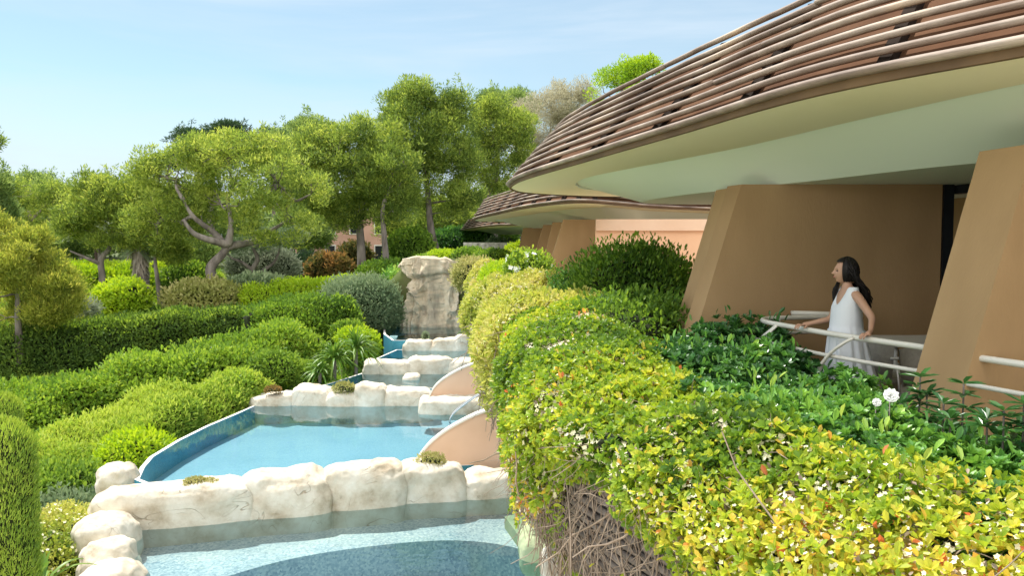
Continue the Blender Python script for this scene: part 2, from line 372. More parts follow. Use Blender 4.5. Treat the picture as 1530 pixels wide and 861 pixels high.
# ================= SETTING: ground, water =================
PX_L = lambda y: np.interp(y, [8,13,16,18,20,24,25.5,27,29,32,38,39], [-5.9,-7.0,-8.4,-8.8,-8.9,-8.4,-7.2,-6.6,-5.8,-5.2,-6.4,-6.4])
def sst(a, b, x):
    t = np.clip((x - a) / (b - a), 0, 1); return t * t * (3 - 2 * t)
def ground(x, y):
    x = np.asarray(x, float); y = np.asarray(y, float)
    b = np.interp(y, [-60,10,14,20,26,32,44,56,80,400], [-3,-1.5,-1.1,-.6,-.2,.3,1.8,3.0,3.6,4.4])
    hi = sst(38.6, 39.4, y) * sst(-8.5, -4.6, x); b = b + (np.maximum(b, 4.6) - b) * hi
    inside = sst(-.35, .0, x - PX_L(y)) * (1 - sst(38.6, 39.0, y)); b = b * (1 - inside) + (-1.9) * inside
    b = b + .12 * vnoise(np.stack([x * .35, y * .35, 0 * x], -1), 3) * (1 - inside)
    return b
def axis(lo, hi, fine_lo, fine_hi, n):
    return np.unique(np.concatenate([np.linspace(lo, fine_lo, 14), np.linspace(fine_lo, fine_hi, n), np.linspace(fine_hi, hi, 14)]))
gx = axis(-320, 320, -30, 14, 150); gy = axis(-60, 600, 0, 75, 200)
GX, GY = np.meshgrid(gx, gy, indexing='ij')
MB().grid(np.stack([GX, GY, ground(GX, GY)], -1)).build('ground', surf('garden_soil', [(.05,.07,.02),(.09,.12,.03),(.13,.11,.06)], .8, .95, .6), kind='structure')

def basin(pts, zw, depth, floor, wall, water, cop=None):
    P = np.asarray(pts, float); n = len(P); c = P.mean(0)
    e = unit(np.roll(P, -1, 0) - P); nn = np.stack([e[:, 1], -e[:, 0]], -1)
    if (nn * (P - c)).sum() < 0: nn = -nn
    vn = unit(nn + np.roll(nn, 1, 0)); Q = P + vn * .10
    def rz(p, z): return np.concatenate([p, np.full((n, 1), z)], 1)
    f = MB(); prof = np.stack([rz(P, zw - depth), rz(P, zw + .012), rz(Q, zw + .012), rz(Q, zw - 2.4)], 1)
    f.grid(prof[:, :2], cu=True, mat=0, smooth=False); f.grid(prof[:, 1:3], cu=True, mat=1, smooth=False); f.grid(prof[:, 2:], cu=True, mat=0, smooth=False)
    o = f.build('pool_basin', [wall, cop or wall], kind='structure')
    poly_obj('pool_floor', P, zw - depth + .004, floor, kind='structure')
    poly_obj('pool_water', P + vn * .001, zw, water, kind='structure')
pool1 = [(-7.9,16.4),(-7.35,14.6),(-6.65,13.1),(-5.8,9),(1.9,9),(1.14,13.06),(.93,13.94),(.10,18.2),(-3,17.3)]
pool2 = [(-8.0,17.0),(-8.3,17.9),(-8.5,18.8),(-8.52,20.4),(-8.4,22.0),(-8.15,23.6),(-7.95,25.3),(-4,25.8),(-1.2,25.9),(-.6,21),(.3,18.5),(-3,17.6),(-7.4,16.5)]
pool3 = [(-6.75,25.95),(-6.2,26.5),(-5.75,27.8),(-5.3,29.3),(-1.0,29.5),(-1.0,25.95)]
pool4 = [(-5.2,29.7),(-4.7,32.8),(-1.3,32.8),(-.9,29.7)]
pool5 = [(-4.9,33.2),(-5.6,35.5),(-6.2,38.9),(-1.8,38.9),(-1.5,33.2)]
basin(pool1, 0, 1.15, M['pebbledeep'], M['pebble'], M['water1'], M['rock'])
for p, z in ((pool2, .35), (pool3, .7), (pool4, 1.05), (pool5, 1.4)):
    basin(p, z, .56, M['tileblue'], M['tiledeep'], M['water'], M['coping'])
arc = spline([(-6.0,12.2),(-4.9,13.6),(-3.8,14.5),(-2.1,15.15),(-.84,15.25),(.2,14.8),(.75,14.0)], 26)
sh = [tuple(q) for q in arc] + [(.93,13.94),(.10,18.1),(-3,17.2),(-7.8,16.35),(-7.3,14.6),(-6.6,13.1)]
poly_obj('pool_step', sh, -.34, M['pebble'], kind='structure', down=.78)

def boulder(c, r, seed, label, grp='boulders in the rock walls between the pools', mat=None, rot=0, amp=.13, sq=.44, name='boulder', cat='boulder'):
    th = np.linspace(0, math.pi, 40)[:, None]; ph = np.linspace(0, 2*math.pi, 73)[None]
    f = lambda x: np.sign(x) * np.abs(x) ** sq
    U = np.stack([f(np.sin(th))*f(np.cos(ph)), f(np.sin(th))*f(np.sin(ph)), f(np.cos(th)) + 0*ph], -1)
    P = U * A(*r); n = unit(U / A(*r))
    s = min(r) * 2
    big = fbm(P * (.9 / s) + seed * 3.1, 3, seed); rid = 1 - np.abs(fbm(P * (1.3 / s) + seed, 3, seed + 5))
    P = P + n * (big * amp * s * .8 + (rid - .6) * amp * s * .5 + fbm(P * 6, 3, seed) * .022 + (1 - np.abs(fbm(P * 2.6, 3, seed + 9))) * .05 - .03)[..., None]
    cs, sn = math.cos(rot), math.sin(rot)
    P = np.stack([P[..., 0]*cs - P[..., 1]*sn, P[..., 0]*sn + P[..., 1]*cs, P[..., 2]], -1) + A(*c)
    return MB().grid(P, cv=False).build(name, mat or M['rock'], loc=c, label=label, cat=cat, group=grp)
def wall_row(items, yline, zw, grp, rot=0, thick=.55, amp=.13):
    for i, (x0, x1, yt, lab) in enumerate(items):
        Y = yline((x0 + x1) / 2); a, b = aty(x0, yt, Y), aty(x1, yt, Y)
        zt = a[2]; zb = zw - .8; cx = (a[0] + b[0]) / 2; rx = (b[0] - a[0]) / 2
        boulder((cx, Y, (zt + zb) / 2 - .02), (rx * 1.08, thick, (zt - zb) / 2), 11 + i * 7 + int(zw * 40), lab, grp, rot=rot, amp=amp)
g1 = 'boulders of the rock wall behind the nearest pool'
wl1 = lambda px: 17.4 + ((px - 765) / 1200 * 16.6) * .28
wall_row([(150,372,722,'long cream boulder at the left end of the near wall, two yellow tufts on top'),
          (364,490,703,'cream boulder second from the left in the near rock wall'),
          (482,600,690,'broad smooth cream boulder in the middle of the near rock wall'),
          (590,694,688,'upright cream boulder just left of the green tuft below the near fin'),
          (684,800,703,'flat cream boulder under the near pink fin, rightmost of the near rock wall')], wl1, 0, g1, rot=.235, thick=.46, amp=.13)
g2 = 'boulders of the rock wall behind the large blue pool'
wl2 = lambda px: 25.35
wall_row([(376,442,586,'low cream boulder at the left end of the second rock wall, reddish plant on top'),
          (437,498,575,'peaked cream boulder, second from left in the wall behind the large blue pool'),
          (492,540,584,'cream boulder under the yellow stonecrop cushion in the second rock wall'),
          (534,576,571,'tall rounded cream boulder in the middle of the second rock wall'),
          (570,648,578,'wide flat cream boulder in the second rock wall, left of the middle pink fin')], wl2, .35, g2, thick=.55)
g3 = 'boulders of the third rock wall up the cascade'
wall_row([(546,572,537,'small pale boulder at the left end of the third rock wall'),
          (566,614,537,'long low pale boulder in the third rock wall beside the cordylines'),
          (608,680,532,'large pale boulder in the middle of the third rock wall'),
          (672,752,534,'pale boulder at the right end of the third rock wall above the middle pink fin')], lambda px: 29.3, .7, g3, thick=.5)
g4 = 'boulders of the uppermost rock wall below the waterfall cliff'
wall_row([(604,652,507,'pale boulder at the left end of the uppermost rock wall, green tuft behind it'),
          (646,690,504,'pale middle boulder of the uppermost rock wall'),
          (680,712,497,'taller pale boulder at the right end of the uppermost rock wall')], lambda px: 33.0, 1.05, g4, thick=.45)
# loose ones round the near pool
for (px, py, Y, r, s, lab) in [
    (176,722,17.1,(.42,.42,.42),3,'rounded cream boulder at the left corner of the large pool, jasmine creeping on it'),
    (158,812,14.3,(.52,.5,.55),5,'knobbly cream boulder on the left rim of the nearest pool'),
    (163,846,13.5,(.46,.5,.42),17,'cream boulder between the knobbly one and the flat topped one left of the near pool'),
    (166,884,12.7,(.46,.5,.42),9,'flat topped cream boulder at the bottom left beside the nearest pool')]:
    p = aty(px, py, Y); boulder(p, r, s, lab, 'boulders along the left rim of the nearest pool', amp=.11, sq=.8)
for (px, py, Y, r, s, lab) in [
    (678,608,24.0,(1.05,.5,.34),21,'long low cream boulder under the middle pink fin'),
    (752,598,23.6,(.7,.5,.5),23,'cream boulder in the shade right of the steel handrail'),
    (615,572,28.0,(.3,.5,.3),25,'small cream boulder beside the left tip of the middle pink fin'),
    (740,528,29.0,(.9,.4,.25),27,'low cream boulder under the far pink fin')]:
    boulder(aty(px, py, Y), r, s, lab, 'boulders at the feet of the pink fins', amp=.09)
b = MB()
for a_, b_ in (((.14,17.2),(.5,15.8)), ((.5,15.8),(.95,14.1)), ((.95,14.1),(1.35,12.4))):
    a_, b_ = A(*a_), A(*b_); d = b_ - a_; L_ = np.hypot(*d); b.box(((a_[0]+b_[0])/2 + .16, (a_[1]+b_[1])/2, .02), (.34, L_ - .01, .34), -math.atan2(d[0], d[1]))
b.build('pool_kerb', M['rock'], loc=(.8,15,0), label='pale stone kerb on the right side of the nearest pool', cat='kerb')
for (px, py, Y, r, s, lab) in [(820,822,13.9,(.5,.6,.35),31,'green stained boulder leaning into the right side of the nearest pool'),
                               (862,856,12.9,(.6,.6,.4),33,'pale boulder at the bottom of the near pool under the dry vines')]:
    boulder(aty(px, py, Y), r, s, lab, 'boulders on the right rim of the nearest pool', mat=M['greenrock'] if s == 31 else None, amp=.1)
bench = thing('submerged_bench', (.4,15,-.5), 'green algae stained stone bench under water with a round jet nozzle', 'pool bench')
poly_obj('bench_seat', [(-.15,15.95),(.42,16.3),(.72,15.2),(.97,14.0),(1.25,12.9),(.85,12.7),(.30,14.2)], -.10, M['greenrock'], bench, down=.38)
f = MB(); t = np.linspace(0, 2*math.pi, 20, endpoint=False)
p0 = A(.42, 13.75, -.22); ringp = [np.stack([p0[0] - h, *(0,)]) for h in (0,)]
G = np.stack([np.stack([p0[0] - .05 + 0*t, p0[1] + r_*np.cos(t), p0[2] + r_*np.sin(t)], -1) for r_ in (.001, .05, .085, .085)], 0); G[3, :, 0] += .05
f.grid(G, cv=True).build('jet_nozzle', M['white_petal'], bench)

poly_obj('bounce_paving', [(-12,-40),(14,-40),(14,0.5),(3.2,.5),(2.2,2.4),(2.0,8.6),(-6.2,8.6),(-12,6)], .12, surf('cream_bounce_paving', [(.62,.56,.46),(.70,.65,.55)], 1.2, .85, .3), kind='structure', down=2.2)  # unseen pale slab, added to bounce sunlight up to the roof underside
# waterfall cliff
def cliff():
    nu, nv = 150, 170
    u = np.linspace(0, 1, nu)[:, None]; v = np.linspace(0, 1, nv)[None]
    ang = R(205) + u * R(130)   # half ring open to the back
    cx, cy = -3.72, 40.6
    rx = 1.62 + .12*np.sin(9*v) ; ry = 2.0
    flare = 1 + .10 * (1 - v) ** 2
    z = 1.1 + v * 3.66 + 0 * u
    X = cx + rx * flare * np.sign(np.cos(ang)) * np.abs(np.cos(ang)) ** .45; Y = cy + ry * np.sin(ang) * (1 - .10 * v) * np.clip(np.abs(np.sin(ang)), .3, 1) ** -.35
    P = np.stack([X, Y, z], -1)
    blk = np.round(fbm(P * A(.75, .75, .5), 2, 5) * 3.2) / 3.2; rid = 1 - np.abs(fbm(P * A(1.4, 1.4, .35), 4, 9))
    n = normals(P); n[..., 2] = 0; n = unit(n); cen = A(cx, cy + .5, 0); s = np.sign(((P - cen) * n)[..., :2].sum(-1)).mean(); n = n * (1 if s > 0 else -1)
    led = -.16 * np.exp(-((z - 3.72 - .25*np.sin(X*1.3)) / .11) ** 2) + .22 * sst(3.7, 4.1, z)
    P = P + n * (blk * .32 + (rid - .5) * .50 + led + .10 * fbm(P * 3.2, 4, 2))[..., None]
    P[..., 2] += (.22 * fbm(P * .9, 3, 4) * v - .20 * v * sst(-3.4, -2.4, P[..., 0]))
    top = np.stack([P[:, -1] * (1 - k) + (A(cx, 42.0, 4.9)) * k for k in (.12, .3, .6, 1)], 1)
    top[:, :, 2] += .15 * fbm(top * 1.5, 2, 8)
    return np.concatenate([P, top], 1)
cl = MB().grid(cliff()).build('waterfall_cliff', M['cliff'], loc=(-3.7,40,1.1), label='tall weathered rock cliff standing over the uppermost pool', cat='rock cliff')
f = MB()
for i in range(7):
    x = -5.35 + i * .05; p = [(x, 35.2, 1.36), (x - .04, 34.9, 1.2), (x - .06, 34.75, .7), (x - .06, 34.7, .2)]
    f.tube(spline(p, 10), .03, 5)
f.build('water_spout', M['white_petal'], loc=(-5.3,35,1), label='thin white spill of water at the left edge of the upper pool', cat='waterfall')

# ================= pink fins at the pools =================
def fin(Y, pts, zb, lab, th=.2):
    q = np.array([aty(x, y, Y) for x, y in pts]); c = spline(q, 40); c[:, 1] = Y
    o = thing('curved_fin_wall', (c[0, 0], Y, zb), lab, 'curved wall', 'pink curved fin walls between the pools')
    bot = c.copy(); bot[:, 2] = zb
    f = MB(); dy = A(0, th, 0)
    f.grid(np.stack([bot, c, c + dy, bot + dy], 1), smooth=False)
    f.add(np.array([bot[-1], c[-1], c[-1] + dy, bot[-1] + dy]), [[0, 1, 2, 3]])
    f.build('wall', M['plaster_fin'], o)
    k = A(0, 0, .045); e = A(0, .03, 0)
    tang = unit(np.gradient(c, axis=0)); nrm = np.stack([-tang[:, 2], 0*tang[:, 0], tang[:, 0]], -1) * .06
    lo = c + nrm * .05; hi = c + nrm * .8
    MB().grid(np.stack([lo - e, hi - e, hi + dy + e, lo + dy + e], 1), cv=True, smooth=False).build('coping', M['coping'], o)
fin(18.1, [(618,697),(640,668),(665,647),(700,627),(728,616),(770,607),(830,600)], .25, 'nearest pink curved fin wall with white edge, rising from the near rock wall', .22)
fin(24.1, [(638,604),(652,577),(684,555),(723,540),(770,530),(820,524)], .5, 'middle pink curved fin wall with white edge, beside the large blue pool')
fin(29.3, [(704,536),(714,520),(735,508),(775,498)], .9, 'farthest and smallest pink curved fin wall, half behind the vines')
h = thing('pool_handrail', (-1.6,22.4,.35), 'thin steel handrail slanting into the large blue pool beside the middle fin', 'handrail')
a0, a1 = aty(676, 620, 22.3), aty(724, 586, 22.3)
for dy, nm in ((0, 'rail'), (.25, 'rail')):
    MB().tube(spline([a0 + A(-.05, dy, -.5), a0 + A(0, dy, 0), a1 + A(0, dy, 0), a1 + A(.6, dy, .1)], 16), .022, 8).build(nm, M['steel'], h)

# ================= planter with slatted hull =================
RIM = spline([(2.9,1.0),(2.15,2.6),(1.5,4.2),(.95,5.4),(.47,6.6),(.28,7.8),(.22,9.5),(.14,11.5),(-.04,14),(-.30,17),(-.52,20),(-.85,25),(-1.7,31),(-2.0,37)], 200)
INN = spline([(4.6,1.0),(3.9,2.6),(3.5,4.2),(3.2,5.6),(2.92,6.7),(2.5,8.2),(2.05,9.5),(1.9,11.5),(1.6,14),(1.2,17),(.9,20),(.6,25),(.3,31),(0,37)], 200)
def path_at(PTH, ys):
    return np.stack([np.interp(ys, PTH[:, 1], PTH[:, 0]), ys], -1)
RT = unit(np.gradient(RIM, axis=0)); RN = np.stack([-RT[:, 1], RT[:, 0]], -1)  # points to -x: outward
prof = spline([(0,0),(.02,.35),(-.02,.8),(-.14,1.25),(-.36,1.7),(-.72,2.15),(-1.25,2.6),(-2.1,3.1)], 40)
RZ = 4.02
pl = thing('planter', (1.0,5,0.9), 'long curved boat shaped planter with slatted underside along the terraces', 'planter')
def hullpt(o_, d_, off=0): return np.concatenate([RIM + RN * (o_ + off), np.full((len(RIM), 1), RZ - d_)], 1)
HG = np.stack([hullpt(o_, d_) for o_, d_ in prof], 1)
MB().grid(HG).build('hull', M['concrete'], pl)
f = MB()
capP = np.stack([hullpt(.05, .30), hullpt(.05, 0.0), hullpt(-.16, 0.0), hullpt(-.16, .5)], 1)
f.grid(capP, smooth=False).build('rim', M['plaster_fin'], pl)
f = MB()
for k in range(3, 38, 1):
    o_, d_ = prof[k]
    if d_ < .36: continue
    c = hullpt(o_, d_, .035); f.tube(c, .032, 5, flat=(.6, 1), caps=True)
f.build('slats', M['slatgrey'], pl)
so = MB(); so.grid(np.stack([np.concatenate([RIM - RN*(.15), np.full((len(RIM),1), 3.7)],1), np.concatenate([INN, np.full((len(INN),1), 3.7)],1)], 1)).build('soil', M['soil'], pl)

# ================= the building =================
NB = 90
def loft(ctrls, zs):
    return np.stack([np.concatenate([spline(c, NB), np.full((NB, 1), z)], 1) if np.ndim(z) == 0 else np.concatenate([spline(c, NB), spline([[q, 0] for q in z], NB)[:, :1]], 1) for c, z in zip(ctrls, zs)], 1)
def roof(name_lab, rim, ring, ceil, upper, zr, zring, zc, zu, centre, nsl, brk, loc, seams=True):
    b = thing('hotel_wing', loc, *name_lab)
    rimc, ringc, ceilc, upc = [spline(c, NB) for c in (rim, ring, ceil, upper)]
    z3 = lambda c, z: np.concatenate([c, np.full((len(c), 1), z)], 1)
    outn = unit(rimc - ringc)
    ct = np.tile(A(*centre)[None], (NB, 1))
    # fascia board and soffit ring
    f = MB().grid(np.stack([z3(rimc, zr + .08), z3(rimc, zr - .02), z3(rimc - outn*.05, zr - .02)], 1), smooth=False)
    rf = f.build('roof', M['fascia'], b)
    MB().grid(np.stack([z3(rimc - outn*.05, zr), z3(ringc, zring)], 1)).build('soffit_ring', M['soffit_ring'], b)
    MB().grid(np.stack([z3(ringc, zring), z3(ringc, zring + .05)], 1)).grid(np.stack([z3(ringc - outn*.002, zring + .05)] + [z3(ringc*(1-q) + ceilc*q, zring + .05 + (zc - zring - .05)*q) for q in (.25,.5,.75,1)], 1)).grid(np.stack([z3(ceilc, zc), z3(ct, zc)], 1)).build('soffit', M['soffit'], b)
    # panel behind the slats
    lerp = lambda k: (rimc*(1-k) + upc*k, zr + .08 + (zu - zr - .08)*k)
    a_, za = lerp(0); c_, zc_ = lerp(1)
    inn = -outn * .16
    MB().grid(np.stack([z3(rimc, zr + .075), z3(a_ + inn, za + .0), z3(c_ + inn*.9, zc_ + .02)], 1)).build('cladding', M['panel'], rf)
    MB().grid(np.stack([z3(c_ + inn*.9, zc_ + .02), z3(c_*.75 + ct*.25, zu + .12), z3(ct, zu + .2)], 1)).build('roof_deck', M['roofing'], rf)
    for k in range(nsl):
        q, z = lerp((k + .06) / (nsl - 1) if k else .0)
        wob = .0025 * np.sin(np.arange(NB) * (.5 + .13 * k) + k)
        P = z3(q + outn * (.03), z); P[:, 2] += wob + (0 if k else -.01)
        if k == 0:
            MB().tube(P, .036, 6, flat=(1.5, .9)).build('slat', M['wood'], rf)
        else:
            s = MB(); 
            cut = sorted(rng.choice(np.arange(6, NB - 6), 3, replace=False)); seg = np.split(np.arange(NB), cut)
            for i, sg in enumerate(seg):
                if len(sg) < 3: continue
                e = min(sg[-1] + 1, NB - 1); idx = np.arange(sg[0], e + 1)
                Q = P[idx] + outn[idx].repeat(1, 0) @ np.eye(2, 3) * (.0 + .02 * (i % 2)) + A(0, 0, .006 * ((i + k) % 3))
                s.tube(Q, .031, 6, flat=(1.4, .9))
            s.build('slat', M['wood'], rf)
    for i in brk:
        s = MB(); p0, z0 = lerp(.03); p1, z1 = lerp(.99); t = A(-outn[i][1], outn[i][0], 0) * .05
        o3 = A(outn[i][0], outn[i][1], 0)
        lo = A(*p0[i], z0); hi = A(*p1[i], z1)
        V = [lo - o3*.15 - t, lo - o3*.05 - t, lo - o3*.05 + t, lo - o3*.15 + t, hi - o3*.13 - t, hi - o3*.05 - t, hi - o3*.05 + t, hi - o3*.13 + t]
        s.hexa(np.array(V)); s.build('bracket', M['bracket'], rf)
    return b
rim1 = [(9,1.0),(6,1.9),(4.2,3.3),(3.1,4.84),(2.27,6.27),(1.67,8.5),(1.04,10.9),(.39,13.4),(.04,15.2),(-.02,16.9),(.5,18.3),(2.3,19.5),(6,20.2)]
ring1 = [(9.2,2.4),(6.4,3.1),(4.7,4.4),(3.75,5.3),(3.2,7.0),(2.63,9.4),(1.87,11.6),(1.35,13.2),(1.18,14.4),(1.25,15.6),(1.6,16.6),(3.1,17.9),(6,18.5)]
ceil1 = [(9.3,5),(7.2,5.2),(5.6,5.4),(4.7,5.9),(3.9,7.2),(3.3,9.0),(2.7,10.6),(2.3,12.0),(2.15,12.9),(2.2,13.6),(2.5,14.0),(3.6,14.3),(6.2,14.6)]
up1 = [(9.3,2.0),(6.5,2.9),(4.8,4.2),(3.8,5.6),(3.05,6.9),(2.5,8.6),(1.95,10.6),(1.35,13.0),(.98,15.0),(.95,16.6),(1.35,17.6),(2.7,18.6),(6,19.2)]
ZF, ZC = 3.63, 6.10
B1 = roof(('nearest hotel wing, its long slatted roof and sloping fins sheltering the woman', 'building', 'hotel wings with curved slatted roofs'),
          rim1, ring1, ceil1, up1, CZ + 1.15, CZ + 1.12, ZC, CZ + 2.27, (9, 10.5), 9, [16,21,27,33,39,45,51,57,63,69], (5,10,ZF))
rim2 = [(7.5,27),(4.5,24.6),(3.0,22.6),(1.9,21.3),(1.1,22.3),(.3,25),(-.55,29.5),(-1.45,34.5),(-1.75,37.4),(-1.2,39.3),(1,40.8),(6,41.5)]
ring2 = [(7.5,28.5),(4.6,26.2),(3.5,24.4),(2.7,23.4),(2.1,24.0),(1.3,26.2),(.5,30),(-.4,34.3),(-.8,36.9),(-.5,38.2),(1.2,39.5),(6,40)]
ceil2 = [(7.6,30),(5,28.2),(4.2,27.0),(3.5,26.4),(3.0,26.8),(2.4,28.6),(1.8,31.5),(1.1,34.4),(.9,36),(1.2,37),(2.4,38),(6,38.5)]
up2 = [(7.5,27.6),(4.6,25.2),(3.3,23.4),(2.25,22.3),(1.6,23.0),(.85,25.5),(0,29.8),(-.95,34.4),(-1.25,37.0),(-.8,38.7),(1.2,40.1),(6,40.8)]
B2 = roof(('second hotel wing with a lower slatted roof tip behind the nearest roof', 'building', 'hotel wings with curved slatted roofs'),
          rim2, ring2, ceil2, up2, CZ + 1.10, CZ + 1.07, ZC, CZ + 1.95, (7, 33), 7, list(range(22, 72, 4)), (4,32,ZF))
off = A(-1.9, 21.5)
mv = lambda c: [tuple(A(*q) + off) for q in c]
B3 = roof(('farthest hotel wing, only the tip of its slatted roof showing past the second wing', 'building', 'hotel wings with curved slatted roofs'),
          mv(rim2)[1:], mv(ring2)[1:], mv(ceil2)[1:], mv(up2)[1:], CZ + 1.0, CZ + .97, ZC, CZ + 1.7, (5, 55), 6, list(range(22, 72, 5)), (3,53,ZF))

def finwall(b, A0, A1, dirn, length, slope, z0=3.2, zc=ZC, lab=None, name='fin_wall', m=None):
    """sloping fin: A0, A1 = far and near corner of its outer edge at height z0; leans along dirn by slope per metre"""
    d = A(*dirn); d = d / np.hypot(*d); h = zc - z0
    def corner(p, t, z): return [p[0] + d[0]*(t + slope*(z - z0)), p[1] + d[1]*(t + slope*(z - z0)), z]
    V = [corner(A1, 0, z0), [A1[0] + d[0]*length, A1[1] + d[1]*length, z0], [A0[0] + d[0]*length, A0[1] + d[1]*length, z0], corner(A0, 0, z0),
         corner(A1, 0, zc), [A1[0] + d[0]*length, A1[1] + d[1]*length, zc], [A0[0] + d[0]*length, A0[1] + d[1]*length, zc], corner(A0, 0, zc)]
    o = MB().hexa(np.array(V)).build(name, m or M['plaster'], b)
    if lab: o['label'] = lab
    return o
# near fin: outer edge at z=4.35 : A(3.08,6.12) B(3.32,5.62)
finwall(B1, (2.75,6.05), (2.84,5.55), (1,.08), 5.5, .27, lab='nearest sloping fin at the right edge of the view')
finwall(B1, (1.76,9.75), (1.84,9.45), (1,.0), 3.2, .29, lab='fin and partition wall behind the woman')
finwall(B1, (1.80,10.45), (1.86,10.15), (1,.0), 3.1, .29, lab='second sloping fin right behind the partition')
finwall(B1, (4.05,2.15), (4.20,1.65), (1,.08), 6.5, .27)
# back facade of the terrace, door and curtain
f = MB(); f.box((5.12, 9.50, (ZF+ZC)/2), (.12, .10, ZC-ZF), 0); f.box((5.40, 8.2, ZC - .06), (.10, 2.7, .10), .12); f.box((5.40, 8.2, ZF + .05), (.10, 2.7, .08), .12)
f.box((5.42, 8.3, (ZF+ZC)/2), (.10, .09, ZC-ZF-.2), .12)
f.build('door_frame', M['frame'], B1)
n_ = 120; yy = np.linspace(6.9, 9.15, n_); xx = 5.50 - (yy - 6.9)*.12 + .035*np.sin(yy*42) + .25
MB().grid(np.stack([np.stack([xx, yy, np.full(n_, z)], -1) for z in (ZF + .05, ZC - .12)], 1)).build('curtain', M['curtain'], B1)
m_, t_, N_, L_, B_ = nt('dark_glass'); B_.inputs['Base Color'].default_value = (.02,.025,.03,1); B_.inputs['Roughness'].default_value = .05; B_.inputs['Transmission Weight'].default_value = .85; B_.inputs['IOR'].default_value = 1.2
MB().box((5.38, 7.9, (ZF+ZC)/2), (.015, 1.75, ZC-ZF-.3), .12).build('glass_pane', m_, B1)
MB().box((7.2, 9.2, (ZF+ZC)/2), (.1, 7.5, ZC-ZF), .12).build('room_wall', M['plaster'], B1)
slabp = [tuple(q) for q in path_at(INN, np.linspace(1.0, 14.3, 30))] + [(13,14.3),(13,1)]
poly_obj('floor', slabp, ZF, M['floor'], B1, down=1.4)
# back wall and pale frieze, sunlight put into their plaster colours
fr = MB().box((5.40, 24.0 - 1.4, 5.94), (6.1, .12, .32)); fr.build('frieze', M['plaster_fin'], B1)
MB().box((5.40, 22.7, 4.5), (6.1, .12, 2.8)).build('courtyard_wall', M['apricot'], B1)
poly_obj('floor', [(1.55,14.3),(.9,20),(.75,22.7),(13,22.7),(13,14.3)], ZF, M['floor'], B1, down=1.4)
# wing 2 fins
def px_fin(b, x0, x1, yt, xb0, xb1, Y, zb=3.6, lab=None):
    """a sloping wall slab facing the pools' near end: top edge x0..x1, foot xb0..xb1 (bearings), at depth Y"""
    t0, t1 = aty(x0, yt, Y), aty(x1, yt, Y); zt = ZC + .02
    q0, q1 = aty(xb0, yt, Y), aty(xb1, yt, Y)
    V = [[q0[0], Y, zb], [q1[0], Y, zb], [q1[0], Y + .35, zb], [q0[0], Y + .35, zb], [t0[0], Y, zt], [t1[0], Y, zt], [t1[0], Y + .35, zt], [t0[0], Y + .35, zt]]
    o = MB().hexa(np.array(V)).build('fin_wall', M['plaster'], b)
    if lab: o['label'] = lab
px_fin(B2, 842, 895, 325, 803, 862, 23.6, lab='broad sloping fin at the near end of the second wing')
px_fin(B2, 826, 900, 325, 800, 890, 26.5)
px_fin(B2, 812, 890, 325, 783, 890, 30.0)
px_fin(B2, 782, 880, 325, 764, 880, 35.5, lab='far left sloping fin of the second wing')
poly_obj('floor', [(.75,22.75),(.6,25),(.3,31),(0,37),(0,41),(13,41),(13,22.75)], ZF, M['floor'], B2, down=1.4)
MB().box((8.5, 33, 4.9), (.3, 16, 2.4)).build('back_wall', M['plaster'], B2)
px_fin(B3, 780, 880, 325, 765, 880, 50)
poly_obj('floor', [(-.5,43.5),(-.5,60),(11,60),(11,43.5)], ZF + 1.0, M['floor'], B3, down=1.4)

# ================= railings =================
def railing(loc, top, low, posts, lab, extra=None):
    o = thing('railing', loc, lab, 'railing', 'tubular balcony railings')
    MB().tube(spline(top, 60), .025, 12).build('top_rail', M['rail'], o)
    MB().tube(spline(low, 60), .018, 10).build('lower_rail', M['rail'], o)
    for p in posts: MB().tube(spline(p, 14), .020, 8, flat=(1.5, .7)).build('post', M['rail'], o)
    return o
ZT = 4.60
r1 = railing((2.9,7.3,ZF), [(3.30,5.95,ZT),(3.17,6.25,ZT),(2.86,7.1,ZT),(2.68,7.9,ZT),(2.62,8.2,ZT),(2.66,8.48,ZT),(2.85,8.66,ZT),(3.3,8.78,ZT),(3.9,8.92,ZT)],
        [(3.26,5.95,4.42),(3.10,6.25,4.42),(2.78,7.05,4.42),(2.58,7.9,4.42),(2.52,8.25,4.42),(2.58,8.58,4.42),(2.82,8.78,4.42),(3.3,8.90,4.42),(3.9,9.02,4.42)],
        [[(2.93,6.85,ZT),(2.86,6.88,4.55),(2.76,6.98,4.42),(2.70,7.06,4.20),(2.72,7.1,3.66)], [(2.66,8.0,ZT),(2.58,8.02,4.52),(2.50,8.10,4.40),(2.47,8.16,4.2),(2.5,8.2,3.66)], [(2.9,8.67,ZT),(2.88,8.74,4.5),(2.88,8.8,4.36),(2.9,8.8,3.66)]],
        'ivory tube railing curving round the balcony corner in front of the woman')
w1 = aty(1190, 469, 9.25)
s_ = MB(); s_.tube([(3.25,9.32,4.60),(3.9,9.1,4.60)], .028, 10); s_.tube([(3.3,9.46,4.60),(3.3,9.31,4.60)], .018, 8)
s_.build('rail_stub', M['rail'], r1)
r2 = railing((3.6,5,ZF), [(3.28,5.62,ZT),(3.45,5.2,ZT),(3.9,4.3,ZT),(4.4,3.4,ZT)], [(3.18,5.62,4.42),(3.36,5.15,4.42),(3.8,4.25,4.42),(4.3,3.35,4.42)],
        [[(4.0,4.1,ZT),(3.9,4.08,4.5),(3.8,4.1,4.3),(3.8,4.1,3.66)]], 'ivory railing ends meeting the nearest fin at the right edge')
